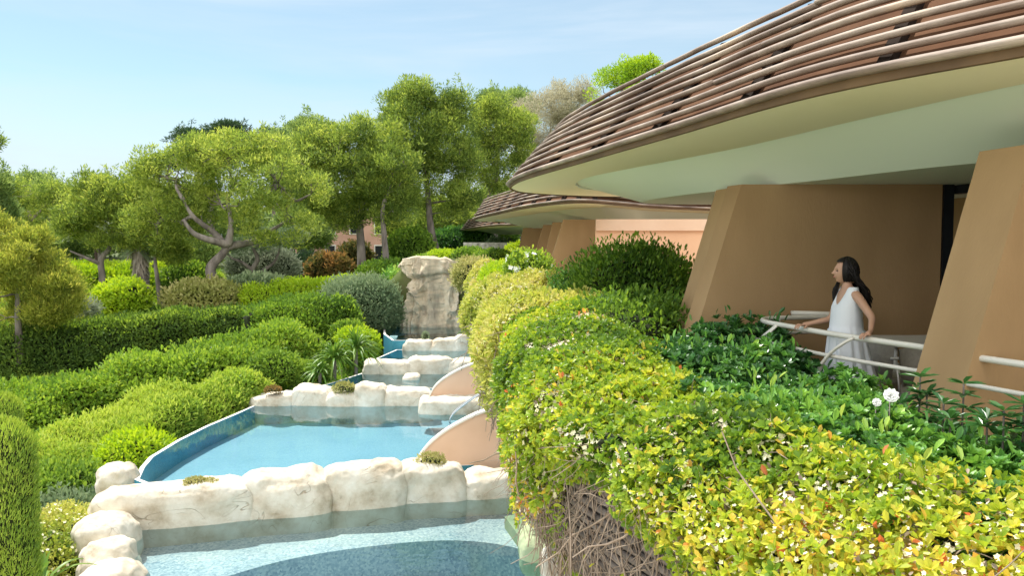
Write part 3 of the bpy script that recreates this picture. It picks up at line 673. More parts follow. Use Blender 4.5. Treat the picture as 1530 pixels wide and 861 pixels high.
# ================= planting on the planter =================
def strip(ya, yb, t0, t1, hang, zi, zr, nu, seed, amp=.16, bulge=.3, rag=.35):
    """planting carpet from t0..t1 across planter (t=1 is the rim), then rounding over and hanging 'hang' metres"""
    ys = np.linspace(ya, yb, nu); I = path_at(INN, ys); Rm = path_at(RIM, ys)
    T = unit(np.gradient(Rm, axis=0)); Nn = np.stack([-T[:, 1], T[:, 0]], -1)
    rows = []
    T0 = np.interp(ys, *t0) if isinstance(t0, tuple) else np.full(nu, t0)
    top = np.linspace(0, 1, 16)
    h0 = np.interp(ys, *zi) if isinstance(zi, tuple) else np.full(nu, zi)
    h1 = np.interp(ys, *zr) if isinstance(zr, tuple) else np.full(nu, zr)
    rows.append(np.concatenate([I*(1-T0)[:, None] + Rm*T0[:, None], (h0 - .45)[:, None]], 1))
    for t in top:
        k = t; tt_ = (T0 + (t1 - T0) * k)[:, None]
        rows.append(np.concatenate([I*(1-tt_) + Rm*tt_, (h0*(1-k) + h1*k + .06*math.sin(math.pi*k))[:, None]], 1))
    hg = np.interp(ys, *hang) if isinstance(hang, tuple) else np.full(nu, hang)
    hg = hg * (1 + rag * vnoise(np.stack([ys*1.3, 0*ys, 0*ys + seed], -1), seed))
    for a in np.linspace(.15, 1, 14):
        o = bulge * math.sin(min(a * 2.2, 1) * math.pi / 2) - .25 * max(0, a - .45)
        rows.append(np.concatenate([Rm + Nn * o, (h1 - hg * a**1.3)[:, None]], 1))
    P = np.stack(rows, 1)
    return displace(P, amp, 1.1, seed, 3)
def nmask(scale, thr, soft=.2, seed=0, extra=None):
    def f(P, N):
        m = sst(thr - soft, thr + soft, fbm(P * scale, 3, seed))
        return m * (extra(P, N) if extra else 1) + 1e-6
    return f
def core(P, d): return MB().grid(shrink(P, d))
def plant_thing(name, lab, cat, f, mats, loc, group=None):
    return f.build(name, mats, loc=loc, label=lab, cat=cat, group=group)

def twigs(P, n, length, rad, seed, mat_i=0, f=None, droop=.6, mask=None):
    f = f or MB(); p, N = sample(P, n, mask)
    t = unit(np.cross(N, A(0, 0, 1)) + 1e-6)
    K = 7; 
    D = unit(t * rng.normal(0, 1, (n, 1)) + A(0, 0, -1) * np.abs(rng.normal(droop, .6, (n, 1))) + N * rng.normal(.0, .10, (n, 1)))
    L_ = length * rng.uniform(.4, 1.3, n); pts = [p + N*.02]
    for k in range(1, K):
        D = unit(D + rng.normal(0, .28, (n, 3)) * (1 - .6*np.abs(N)) + A(0, 0, -.05)); pts.append(pts[-1] + D * (L_ / K)[:, None])
    G = np.stack(pts, 1); W = np.stack([np.linspace(1, .45, K)] * n) * rad * rng.uniform(.6, 1.5, (n, 1))
    sd = unit(np.cross(np.gradient(G, axis=1), N[:, None] + 1e-5)); up_ = unit(np.cross(sd, np.gradient(G, axis=1)))
    ring = [G + sd*W[..., None], G + up_*W[..., None], G - sd*W[..., None], G - up_*W[..., None]]
    V = np.stack(ring, 2)  # n,K,4,3
    base = (np.arange(n) * K * 4)[:, None, None] + (np.arange(K - 1) * 4)[None, :, None]
    j = np.arange(4)[None, None]; j2 = (j + 1) % 4
    Q = np.stack([base + j, base + j2, base + 4 + j2, base + 4 + j], -1).reshape(-1, 4)
    f.add(V, Q, mat_i, .5, True); return f

# --- near jasmine carpet (bottom right) ---
TT = ([1.5,3.5,4.1,5.3,6.5,8,12],[.42,.48,.78,.76,.60,.52,.50])
J1 = strip(1.5, 5.3, TT, 1.0, ([1.5,3.4,4.1,4.5,5.3],[2.2,1.7,1.1,.45,.3]), 4.13, 3.97, 60, 5, .16)
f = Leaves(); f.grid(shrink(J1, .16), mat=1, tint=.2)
tw = lambda P, N: np.where(P[..., 2] > 3.2, 1.0, .75)
rosettes(f, J1, 7000, 5, .062, .027, tilt=68, up=.3, tint=(.44,.34,.26), tscale=1.3, seed=2, inset=.08, outset=.12)
shell(f, J1, 26000, .062, .027, tint=(.44,.34,.26), tscale=1.3, seed=2, inset=.16, outset=.09, spread=.85, up=.25, mask=nmask(2.4, -.45, .25, 3, tw), droop=.15)
shell(f, J1, 1500, .06, .026, tint=(.88,.1,.12), inset=0, outset=.10, seed=4)
p_, n_ = sample(J1, 3600, nmask(2, -.2, .4, 8)); f.flowers(p_ + n_*.05, n_, .016, 2)
shell(f, J1, 1400, .045, .02, mat=3, inset=.02, outset=.08, seed=6)
twigs(J1, 1600, .40, .0028, 1, 3, f, droop=.0)
plant_thing('star_jasmine', 'large foreground mass of yellow-green star jasmine with cream flowers, at the bottom right corner', 'climbing plant', f, [LM['jasmine'], M['core'], M['petal'], M['twig']], (2.2,3.2,4), 'jasmine masses spilling over the planter')
# --- middle jasmine ---
low = lambda P, N: np.clip((P[..., 2] - 3.1) / .8, .08, 1)
J2 = strip(4.7, 12.2, TT, 1.0, ([4.7,5.4,5.9,6.5,8,10,12.2],[.35,.4,.55,.85,1.2,1.2,1.0]), ([4.7,7,9,12.2],[4.10,4.2,4.35,4.45]), ([4.7,7,9,12.2],[3.98,4.12,4.2,4.28]), 110, 9, .20, .24)
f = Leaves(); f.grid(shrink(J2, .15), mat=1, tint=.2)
rosettes(f, J2, 11000, 5, .070, .031, tilt=68, up=.3, tint=(.34,.26,.22), tscale=1.0, seed=12, inset=.08, outset=.14, mask=nmask(2.0, -.36, .25, 13, low))
shell(f, J2, 36000, .072, .031, tint=(.38,.24,.22), tscale=1.0, seed=12, inset=.16, outset=.11, spread=.85, up=.2, mask=nmask(2.0, -.36, .25, 13, low), droop=.15)
shell(f, J2, 2200, .07, .03, tint=(.86,.1,.13), inset=0, outset=.10, seed=14, mask=nmask(1.5, .1, .2, 15))
p_, n_ = sample(J2, 17000, nmask(1.4, -.25, .4, 18, low)); f.flowers(p_ + n_*.06, n_, .023, 2)
shell(f, J2, 2600, .05, .022, mat=3, inset=.02, outset=.09, seed=7)
twigs(J2, 2600, .5, .0036, 2, 3, f, droop=.3)
plant_thing('star_jasmine', 'green jasmine mass with cream blossom over the planter edge beside the pools', 'climbing plant', f, [LM['jasmine'], M['core'], M['petal'], M['twig']], (.3,7.5,4), 'jasmine masses spilling over the planter')
# --- far yellow jasmine ---
J3 = strip(11.8, 27.0, .25, 1.0, ([11.8,14,20,27],[1.3,1.5,1.5,1.1]), ([11.8,16,22,27],[4.40,4.50,4.50,4.60]), ([11.8,16,20,27],[4.22,4.3,4.32,4.4]), 140, 17, .30, .34)
f = Leaves(); f.grid(shrink(J3, .18), mat=1, tint=.2)
low3 = lambda P, N: np.clip((P[..., 2] - 2.9) / .7, .15, 1)
shell(f, J3, 95000, .095, .046, tint=(.60,.22,.22), tscale=.8, seed=22, inset=.18, outset=.13, spread=.85, up=.2, mask=nmask(1.3, -.40, .2, 23, low3))
p_, n_ = sample(J3, 13000, nmask(1.0, -.3, .3, 28, low3)); f.flowers(p_ + n_*.07, n_, .032, 2, 4)
twigs(J3, 900, .7, .008, 3, 3, f, droop=.6, mask=lambda P, N: np.where(P[..., 2] < 4.2, 1, .05))
plant_thing('star_jasmine', 'pale yellow flowering jasmine rolling down the planter towards the waterfall', 'climbing plant', f, [LM['yellowj'], M['core'], M['petal'], M['twig']], (-.5,18,4.4), 'jasmine masses spilling over the planter')
# dry vine stems over the bare hull
HS = HG[:, :28]
f = MB()
mk = lambda P, N: ((P[..., 1] > 2.8) & (P[..., 1] < 27) & (P[..., 2] > 1.2)).astype(float) * np.where(P[..., 1] < 12, 1.0, .4)
twigs(HS + RN[:, None].repeat(28, 1) @ np.eye(2, 3) * .03, 3600, .8, .0055, 7, 0, f, droop=.35, mask=mk)
twigs(HS + RN[:, None].repeat(28, 1) @ np.eye(2, 3) * .08, 170, 1.3, .009, 8, 0, f, droop=.8, mask=mk)
plant_thing('dry_vine', 'tangle of bare brown vine stems over the slatted planter side', 'vine', f, [M['twig']], (.4,6,3))
f = Leaves()
shell(f, HS + RN[:, None].repeat(28, 1) @ np.eye(2, 3) * .08, 5200, .062, .028, tint=(.5,.2,.25), inset=0, outset=.10, seed=31, up=.2,
      mask=nmask(1.1, .22, .12, 33, lambda P, N: ((P[..., 1] > 3.0) & (P[..., 1] < 12) & (P[..., 2] > 1.6)).astype(float)))
plant_thing('hanging_jasmine', 'loose leafy jasmine strands hanging over the bare vine tangle', 'climbing plant', f, [LM['jasmine']], (.4,6,3))

def shrub(name, lab, c, r, lm, n, L, W, cat='shrub', seed=1, group=None, shape='leaf', amp=.22, asc=1.0, tint=(.5,.25,.25), tsc=1.0, ros=0, fl=None, spread=.7, up=.35, low=.72, sq=.9, inset=None, extra=None, out=.8, hole=None, coremat=None):
    P = displace(blob(c, r, low=low, sq=sq, nu=26, nv=44), amp * min(r) , asc / min(r), seed)
    f = Leaves(); ins = inset if inset is not None else min(.25, min(r) * .2)
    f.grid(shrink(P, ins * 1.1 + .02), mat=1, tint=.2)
    mk = nmask(2.2 / min(r), hole, .15, seed + 3) if hole is not None else None
    if ros: rosettes(f, P, n, ros, L, W, tint=tint, tscale=tsc, seed=seed, inset=ins, outset=ins * .6, up=up, mask=mk)
    else: shell(f, P, n, L, W, tint=tint, tscale=tsc, seed=seed, inset=ins, outset=ins * .5, spread=spread, up=up, shape=shape, out=out, mask=mk)
    P2 = P; shell(f, P2, n // 9, L*1.1, W, tint=(min(.9, tint[0]+.12), tint[1], tint[2]), tscale=tsc, seed=seed+2, inset=-.3*ins, outset=ins*1.3, spread=.5, up=.9, shape=shape)
    mats = [LM[lm], coremat or M['core']]
    if fl:
        p, nn = sample(P, fl[0]); f.flowers(p + nn * (ins*.6), nn, fl[1], 2, 5); mats.append(M['white_petal'])
    if extra: extra(f, P)
    return plant_thing(name, lab, cat, f, mats, (c[0], c[1], c[2] - r[2]*.4), group)
gp = 'pittosporum shrubs along the balcony rail'
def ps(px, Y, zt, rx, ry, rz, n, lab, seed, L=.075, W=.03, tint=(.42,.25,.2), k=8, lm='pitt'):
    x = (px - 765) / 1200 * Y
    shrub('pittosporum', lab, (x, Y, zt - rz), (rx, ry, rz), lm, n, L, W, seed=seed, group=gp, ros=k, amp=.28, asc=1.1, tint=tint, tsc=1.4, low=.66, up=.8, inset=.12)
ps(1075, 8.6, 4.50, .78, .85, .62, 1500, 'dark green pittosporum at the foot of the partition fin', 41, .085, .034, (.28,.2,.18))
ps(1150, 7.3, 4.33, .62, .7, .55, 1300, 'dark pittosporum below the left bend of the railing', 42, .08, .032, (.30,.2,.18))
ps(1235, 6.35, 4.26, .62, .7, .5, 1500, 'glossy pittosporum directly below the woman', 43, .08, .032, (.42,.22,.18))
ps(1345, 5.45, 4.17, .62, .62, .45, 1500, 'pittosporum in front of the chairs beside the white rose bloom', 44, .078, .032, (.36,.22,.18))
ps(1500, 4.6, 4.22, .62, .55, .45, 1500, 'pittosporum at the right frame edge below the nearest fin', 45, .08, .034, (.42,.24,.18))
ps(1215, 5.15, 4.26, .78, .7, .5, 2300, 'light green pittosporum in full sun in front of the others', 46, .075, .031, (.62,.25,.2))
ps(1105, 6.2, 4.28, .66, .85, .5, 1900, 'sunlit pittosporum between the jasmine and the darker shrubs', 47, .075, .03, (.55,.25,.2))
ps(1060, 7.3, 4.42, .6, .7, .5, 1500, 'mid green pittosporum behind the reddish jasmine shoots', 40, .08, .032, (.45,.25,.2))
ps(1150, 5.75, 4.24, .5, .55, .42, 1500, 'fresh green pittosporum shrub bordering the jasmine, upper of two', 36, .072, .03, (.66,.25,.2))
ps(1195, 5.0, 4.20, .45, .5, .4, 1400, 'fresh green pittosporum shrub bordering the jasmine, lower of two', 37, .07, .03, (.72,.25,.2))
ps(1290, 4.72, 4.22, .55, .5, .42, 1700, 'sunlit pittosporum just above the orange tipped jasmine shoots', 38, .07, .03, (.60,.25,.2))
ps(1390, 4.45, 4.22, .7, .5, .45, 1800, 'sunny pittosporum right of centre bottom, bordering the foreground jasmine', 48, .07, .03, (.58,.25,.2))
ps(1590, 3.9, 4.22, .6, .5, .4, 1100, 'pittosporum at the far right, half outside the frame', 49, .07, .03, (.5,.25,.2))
# broad dark leaves of the oleander-like shrub + white bloom
f = Leaves()
for (px, py, Y) in [(1385,575,5.1),(1345,590,5.2),(1410,590,4.9),(1440,560,5.0),(1375,550,5.15),(1500,600,4.4),(1530,590,4.35),(1330,612,5.2),(1475,612,4.5),(1555,600,4.2),(1420,612,4.7)]:
    c = aty(px, py + 14, Y); f.tube(spline([c - A(.03, .02, .45), c - A(0, 0, .2), c], 6), .006, 5, mat=1, tint=.3)
    for w_ in range(4):
        cc = c - A(0, 0, .06 * w_) + rng.normal(0, .03 * (w_ > 0), 3); k = 7; rt = rng.uniform(0, 6)
        for i in range(k):
            a = i * 2.4 + rt + rng.normal(0, .2); el = .55 * rng.random() + .15 - .2*w_*rng.random()
            D = A([math.cos(a)*math.cos(el), math.sin(a)*math.cos(el), math.sin(el)])
            f.quadleaf(A(cc)[None] if np.ndim(cc) == 1 else cc, D, A([[-math.cos(a)*math.sin(el), -math.sin(a)*math.sin(el), math.cos(el)]]), .12*rng.uniform(.7,1.2), .038, A(rng.uniform(.02, .3)).reshape(1), 0, .1, 'leaf', .15)
plant_thing('broadleaf_shrub', 'dark shrub with long leathery leaves in whorls at the foot of the nearest fin', 'shrub', f, [LM['pitt'], M['bark']], (3,5,4))
def rose(px, py, Y, lab, r=.05):
    c = aty(px, py, Y); f = Leaves()
    for ringi, (k, el, rr) in enumerate(((9, .15, 1), (8, .5, .9), (6, .9, .7), (4, 1.25, .5))):
        for i in range(k):
            a = i * 6.283 / k + ringi; ax = A(-.2, -.8, .55); ax = ax / np.linalg.norm(ax); t = np.cross(ax, A(0,0,1)); t /= np.linalg.norm(t); b_ = np.cross(ax, t)
            rad = t*math.cos(a) + b_*math.sin(a)
            f.quadleaf(c[None], (rad*math.cos(el) + ax*math.sin(el))[None], (ax*math.cos(el) - rad*math.sin(el))[None], r*rr, r*.8, A([.5]), 0, -.25, 'leaf', -.2)
    f.tube([c - A(0, -.01, .3), c - A(0, -.01, .01)], .004, 5, mat=1, tint=.3)
    plant_thing('white_rose', lab, 'flower', f, [M['white_petal'], M['bark']], c)
rose(1331, 592, 4.9, 'single white double rose bloom above the pittosporum')
rose(1310, 602, 4.95, 'smaller fading white bloom left of the white rose', .03)
# mid planter shrubs
shrub('round_bush', 'dense green bush below the gap between dark round bush and jasmine, sprawling and low', (1.45,10.6,4.10), (.80,.95,.62), 'bright', 5200, .075, .036, seed=51, tint=(.28,.25,.2), tsc=1.3)
shrub('round_bush', 'low green bush at the foot of the large round bush, right side', (2.35,10.9,4.05), (.6,.7,.5), 'pitt', 2600, .07, .034, seed=52, tint=(.6,.22,.2))
shrub('round_bush', 'large rounded dark bush with bright new shoots in front of the courtyard wall', (2.12,14.0,4.30), (1.02,1.0,.98), 'bright', 15000, .085, .036, seed=53, tint=(.25,.22,.25), up=.7, spread=.5, inset=.2, amp=.16, sq=.8, low=.8)
shrub('round_bush', 'smaller dark bush leaning on the left of the large rounded bush', (1.15,14.6,4.25), (.62,.7,.62), 'pitt', 3200, .08, .036, seed=54, tint=(.65,.22,.2))
shrub('flowering_shrub', 'small bush dotted with white blossoms at the foot of the second wing', (.48,21.6,4.55), (.58,.6,.58), 'bright', 3600, .11, .05, seed=55, tint=(.5,.25,.2), fl=(55, .085))
shrub('low_shrub', 'yellow-green low shrub left of the white blossom bush', (-.1,23.4,4.35), (.8,1.2,.45), 'lime', 3600, .11, .05, seed=56, tint=(.4,.25,.2))
shrub('variegated_shrub', 'round variegated cream and green shrub touching the waterfall cliff', (-1.25,27.4,4.25), (.66,.8,.62), 'straw', 4200, .09, .05, seed=57, tint=(.62,.25,.25))
for i, (x, y, z, rx, rz, lm, lab) in enumerate([
    (-3.6,41.6,4.72,.8,.32,'lime','flat lime green shrub on top of the waterfall cliff'),
    (-2.2,41.2,4.72,.8,.42,'bright','mounded green shrub above the right shoulder of the cliff'),
    (-.9,38.5,4.6,.9,.45,'bright','bright green shrub between the cliff and the second wing'),
    (.5,40.5,4.9,.9,.5,'lime','pale green shrub near the small dry stone wall'),
    (-.4,33,4.2,.9,.4,'lime','lime shrub behind the round variegated shrub')]):
    shrub('low_shrub', lab, (x, y, z), (rx, .9, rz), lm, 3000, .12, .055, seed=60 + i, tint=(.45,.25,.2))
MB().box((-.6,46.5,4.95), (4.4,.5,1.1)).build('dry_stone_wall', M['drystone'], loc=(-.6,46.5,4.6), label='small grey dry stone wall under the farthest roof tip', cat='wall')

# stonecrop tufts on boulders
for i, (px, py, Y, r, lm, lab) in enumerate([
    (290,722,15.45,(.20,.13,.09),'straw','left small yellow stonecrop tuft on the long near boulder'),
    (316,723,15.55,(.18,.12,.08),'straw','right small yellow stonecrop tuft on the long near boulder'),
    (645,692,17.2,(.28,.22,.19),'straw','green-yellow tuft at the foot of the nearest pink fin'),
    (515,581,25.0,(.34,.25,.14),'straw','yellow stonecrop cushion on the second rock wall'),
    (408,583,25.0,(.25,.25,.09),'autumn','reddish plant at the left end of the second rock wall'),
    (636,503,33.3,(.15,.15,.2),'olive','left green tuft on the uppermost rock wall'),
    (690,502,33.3,(.18,.15,.18),'olive','right green tuft on the uppermost rock wall')]):
    c = aty(px, py, Y); 
    if i == 2: c = aty(px, 692, 16.95)
    shrub('stonecrop', lab, tuple(c), r, lm, 700, max(.03, r[0]*.22), max(.014, r[0]*.09), cat='succulent', seed=80 + i, tint=(.6,.25,.3), group='tufts growing on the rock walls', spread=.5)

# ================= hedges and beds on the left =================
def hedge(name, lab, path, w_, zt, depth_down, lm, n, L, W, seed, cat='hedge', amp=.18, sq=.55, asc=.6, tint=(.5,.25,.2), tsc=.7, nu=90, inset=.18, up=.3, spread=.6, shape='leaf', mask=None, group=None, out=.8, lean=0, top=None):
    c = spline(path, nu); T = unit(np.gradient(c[:, :2], axis=0)); S = np.stack([-T[:, 1], T[:, 0]], -1)
    zt = spline([[z, 0] for z in zt], nu)[:, 0]; ww = spline([[q, 0] for q in (w_ if np.ndim(w_) else [w_, w_])], nu)[:, 0]
    a = np.linspace(-.18, math.pi + .18, 26); f_ = lambda x: np.sign(x) * np.abs(x) ** sq
    rows = []
    H = depth_down
    for t in a:
        o = -f_(math.cos(t)) ; z = f_(math.sin(t))
        rows.append(np.concatenate([c[:, :2] + S * (ww * o + lean*z)[:, None], (zt - H + H * z)[:, None]], 1))
    P = np.stack(rows, 1)
    # round the ends
    e = np.clip(np.minimum(np.linspace(0, 1, nu), np.linspace(1, 0, nu)) / .05, 0, 1) ** .5
    ctr = np.concatenate([c[:, :2], (zt - H)[:, None]], 1)[:, None]
    P = ctr + (P - ctr) * (.25 + .75 * e)[:, None, None]
    P = displace(P, amp, asc, seed)
    f = Leaves(); f.grid(shrink(P, inset * 1.1), mat=1, tint=.2)
    shell(f, P, n, L, W, tint=tint, tscale=tsc, seed=seed, inset=inset, outset=inset * .5, up=up, spread=spread, shape=shape, mask=mask, out=out)
    shell(f, P, n // 10, L*1.1, W, tint=tint, tscale=tsc, seed=seed+3, inset=-.2*inset, outset=inset*1.2, up=.9, spread=.5, shape=shape)
    if top: shell(f, P, top[1], L*.9, W, mat=2, tint=(.45,.25,.2), tscale=tsc, seed=seed+1, inset=.02, outset=inset*.6, up=up+.3, spread=spread, shape=shape, mask=lambda P_, N_: sst(.45, .95, N_[..., 2]) + .004)
    m = c[nu // 2]
    return plant_thing(name, lab, cat, f, [LM[lm], M['core']] + ([LM[top[0]]] if top else []), (m[0], m[1], zt[nu//2] - H), group), P
top_only = lambda P, N: np.clip(N[..., 2] * 1.2, .02, 1)
# H1: long clipped conifer hedge
hedge('clipped_hedge', 'long dark clipped conifer hedge with a lighter top, below the umbrella pine', [(-27,27.5),(-21.5,31.0),(-17.5,33.0),(-13.5,34.5),(-10.8,35.6)], [1.6,1.5,1.4,1.3], [1.75,1.95,2.35,2.60], 2.9, 'conifer', 90000, .17, .06, 101, tint=(.42,.25,.2), tsc=1.2, amp=.24, asc=.9, nu=120, inset=.2, up=.0, top=('juniper', 16000))
hedge('leafy_hedge', 'leafy mid green hedge right of the conifer hedge, above the grey boulders', [(-11.6,34.4),(-9.5,35.0),(-7.6,36.6)], [1.4,1.5,1.3], [2.55,2.85,2.9], 2.6, 'bright', 26000, .15, .075, 102, tint=(.35,.28,.2), amp=.3, inset=.2)
# H2: bright leafy band
hedge('leafy_hedge', 'bright green leafy hedge band running in front of the dark conifer hedge', [(-17.5,23.5),(-14.0,26.0),(-11.3,28.0),(-9.6,30.2),(-8.2,32.6)], [1.3,1.4,1.4,1.3], [.35,.9,1.35,1.75,2.2], 1.9, 'bright', 62000, .15, .075, 103, tint=(.52,.30,.22), amp=.50, asc=1.0, inset=.26, tsc=.6)
# H3: juniper terrace
hedge('clipped_juniper', 'low clipped juniper bed following the curved pool edge', [(-13.0,18.0),(-11.6,20.4),(-10.4,22.6),(-9.6,25.0),(-8.6,27.0)], [1.2,1.3,1.2,1.0], [-.15,.25,.75,.98,1.0], 1.2, 'juniper', 52000, .13, .045, 104, cat='shrub bed', tint=(.66,.36,.24), amp=.42, asc=1.1, inset=.12, tsc=.5, up=.6)
for i, (x, y, z, rx, ry, rz, lm, lab, t) in enumerate([
    (-10.6,18.6,-.45,1.1,1.1,.55,'juniper','dark dwarf juniper mound left of the pool corner',(.25,.2,.2)),
    (-9.9,17.4,-.75,.9,.9,.55,'olive','grey-green shrub below the juniper mound near the pool corner',(.4,.25,.2)),
    (-9.7,20.4,-.15,.8,1.2,.62,'lime','light leafy shrub against the outer side of the large pool',(.4,.25,.2)),
    (-9.0,25.8,.55,.8,.9,.7,'bright','yellow-green shrub at the far corner of the large pool',(.7,.25,.2)),
    (-12.4,17.4,-.7,1.2,1.0,.7,'bright','shaded leafy shrub behind the clipped column',(.2,.2,.2)),
    (-10.2,15.6,-1.0,1.0,.9,.8,'olive','dark scrubby bush above the jasmine at the pool rim',(.3,.25,.2)),
    (-8.3,27.9,1.0,.8,.8,.55,'juniper','dark low juniper cushion left of the cordylines',(.25,.2,.2)),
    (-7.2,28.3,.75,.7,.7,.4,'juniper','small low juniper cushion in front of the cordylines',(.35,.2,.2)),
    (-6.2,31.9,1.35,.75,.9,.62,'lime','bright clipped mound beside the uppermost pools',(.35,.22,.2)),
    (-6.9,33.8,1.6,.6,.7,.5,'bright','green mound behind the bright clipped mound',(.4,.22,.2)),
    ]):
    shrub('low_shrub', lab, (x, y, z), (rx, ry, rz), lm, int(5200*rx*ry), .13, .06, seed=110 + i, tint=t, group='low shrubs between the hedges and the pools')
shrub('olive_bush', 'big grey-green rounded bush left of the waterfall cliff', (-7.2,38.2,2.35), (1.9,1.6,1.35), 'olive', 17000, .15, .055, seed=131, tint=(.45,.28,.2), low=.8, inset=.25)
hedge('clipped_hedge', 'bright lime green clipped hedge top behind the grey-green bush', [(-14.5,42.5),(-11.5,43.5),(-8.5,44.2)], [1.3,1.3], [3.05,3.35,3.55], 2.2, 'lime', 24000, .16, .07, 132, tint=(.5,.25,.2), amp=.15)
# jasmine at the left rim of the near pool
P = displace(blob((-8.35,14.6,-1.0), (1.0,1.9,1.35), sq=.8), .25, .9, 6)
f = Leaves(); f.grid(shrink(P, .2), mat=1, tint=.2); shell(f, P, 24000, .085, .04, tint=(.50,.25,.2), seed=3, inset=.16, outset=.1)
p_, n_ = sample(P, 900); f.flowers(p_ + n_*.08, n_, .035, 2)
plant_thing('star_jasmine', 'flowering jasmine bank at the lower left beside the rim boulders', 'climbing plant', f, [LM['yellowj'], M['core'], M['petal']], (-8.3,14.6,-1.2))
# clipped columns at the left edge
def column(px, Y, zt, r, lab, seed, zb=-1.6):
    x = (px - 765) / 1200 * Y; th = np.linspace(0.02, 1, 60)[:, None]; ph = np.linspace(0, 2*math.pi, 60)[None]
    z = zt - (zt - zb) * np.maximum(0, th)**1.6; rr = r * np.minimum(1, np.sqrt(np.clip(1 - (1 - np.clip((zt - z)/(r*1.1), 0, 1))**2, 0, 1)))
    P = np.stack([x + rr*np.cos(ph), Y + rr*np.sin(ph), z + 0*ph], -1); P = displace(P, .03, 3, seed)
    f = Leaves(); f.grid(shrink(P, .03), mat=1, tint=.2)
    shell(f, P, 42000, .055, .012, tint=(.5,.2,.22), seed=seed, inset=.03, outset=.03, up=1.4, out=.6, spread=.3, shape='needle', tscale=4)
    plant_thing('clipped_column', lab, 'topiary', f, [LM['juniper'], M['core']], (x, Y, zb), 'clipped conifer columns at the left edge')
column(-6, 9.6, CZ - 267/1200*9.6, .34, 'nearer tall clipped conifer column cut by the left frame edge', 141)
column(-12, 12.6, CZ - 224/1200*12.6, .32, 'second clipped conifer column, mostly hidden behind the nearer one', 142)

# strap leaf plants
def strap(px, py, Y, n, L, lab, name='cordyline', stem=.0, W=.07, up=.9, lm='cord', grp=None, t0=.5):
    c = aty(px, py, Y); f = Leaves()
    if stem: f.tube([c - A(0, 0, stem), c], .06, 7, mat=1, tint=.3)
    for i in range(n):
        a = rng.uniform(0, 6.28); el = rng.uniform(.1, 1.45) ; l = L * rng.uniform(.7, 1.1)
        D = A(math.cos(a)*math.cos(el), math.sin(a)*math.cos(el), math.sin(el)); t = np.linspace(0, 1, 8)[:, None]
        P = c + D * l * t + A(0, 0, -1) * l * (.75 - .4*math.sin(el)) * t**2.2
        S = np.cross(D, A(0, 0, 1)); S /= max(np.linalg.norm(S), .1); w_ = (W * np.sin(math.pi * np.clip(t*.8 + .18, 0, 1)) ** .7) * .5
        G = np.stack([P - S*w_ + A(0,0,.012), P, P + S*w_ + A(0,0,.012)], 1); f.grid(G, tint=np.full(24, np.clip(t0 + rng.normal(0, .2), 0, 1)), smooth=True)
    plant_thing(name, lab, 'plant', f, [LM[lm], M['bark']], c - A(0, 0, stem), grp)
gc = 'strap leaved cordylines beside the second rock wall'
strap(500, 538, 27.6, 110, 1.15, 'left cordyline clump with drooping strap leaves', grp=gc, stem=.7)
strap(532, 522, 28.2, 95, 1.15, 'right taller cordyline clump next to the bright mound', grp=gc, stem=.9)
strap(478, 556, 27.2, 60, .8, 'short cordyline at the left foot of the two large ones', grp=gc, stem=.4)
strap(62, 880, 10.6, 26, .85, 'fresh green spiky leaves poking up at the bottom left corner', 'spiky_plant', 0, .06, t0=.8)

# ground cover over the garden earth
def cover(n, fn, L, lm, seed, name, lab):
    x = rng.uniform(-34, 2, n * 3); y = 14 + 50 * rng.random(n * 3) ** 1.0
    k = (x < PX_L(y) - .4) | (y > 41); x, y = x[k][:n], y[k][:n]
    p = np.stack([x, y, ground(x, y)], -1); nn = np.tile(A(0, 0, 1), (len(p), 1))
    f = Leaves(); D = unit(nn + rng.normal(0, .6, p.shape)); f.quadleaf(p, D, unit(rng.normal(0, .5, p.shape) + nn), L*rng.uniform(.6,1.4,len(p)), L*.45, np.clip(.5 + .3*fbm(p*.5, 2, seed) + rng.normal(0,.15,len(p)), 0, 1), 0, .15, 'dia')
    o = f.build(name, LM[lm], kind='stuff'); tag(o, lab, 'ground cover')
cover(70000, None, .26, 'bright', 3, 'ground_cover', 'low green ground cover between the hedges and trees')
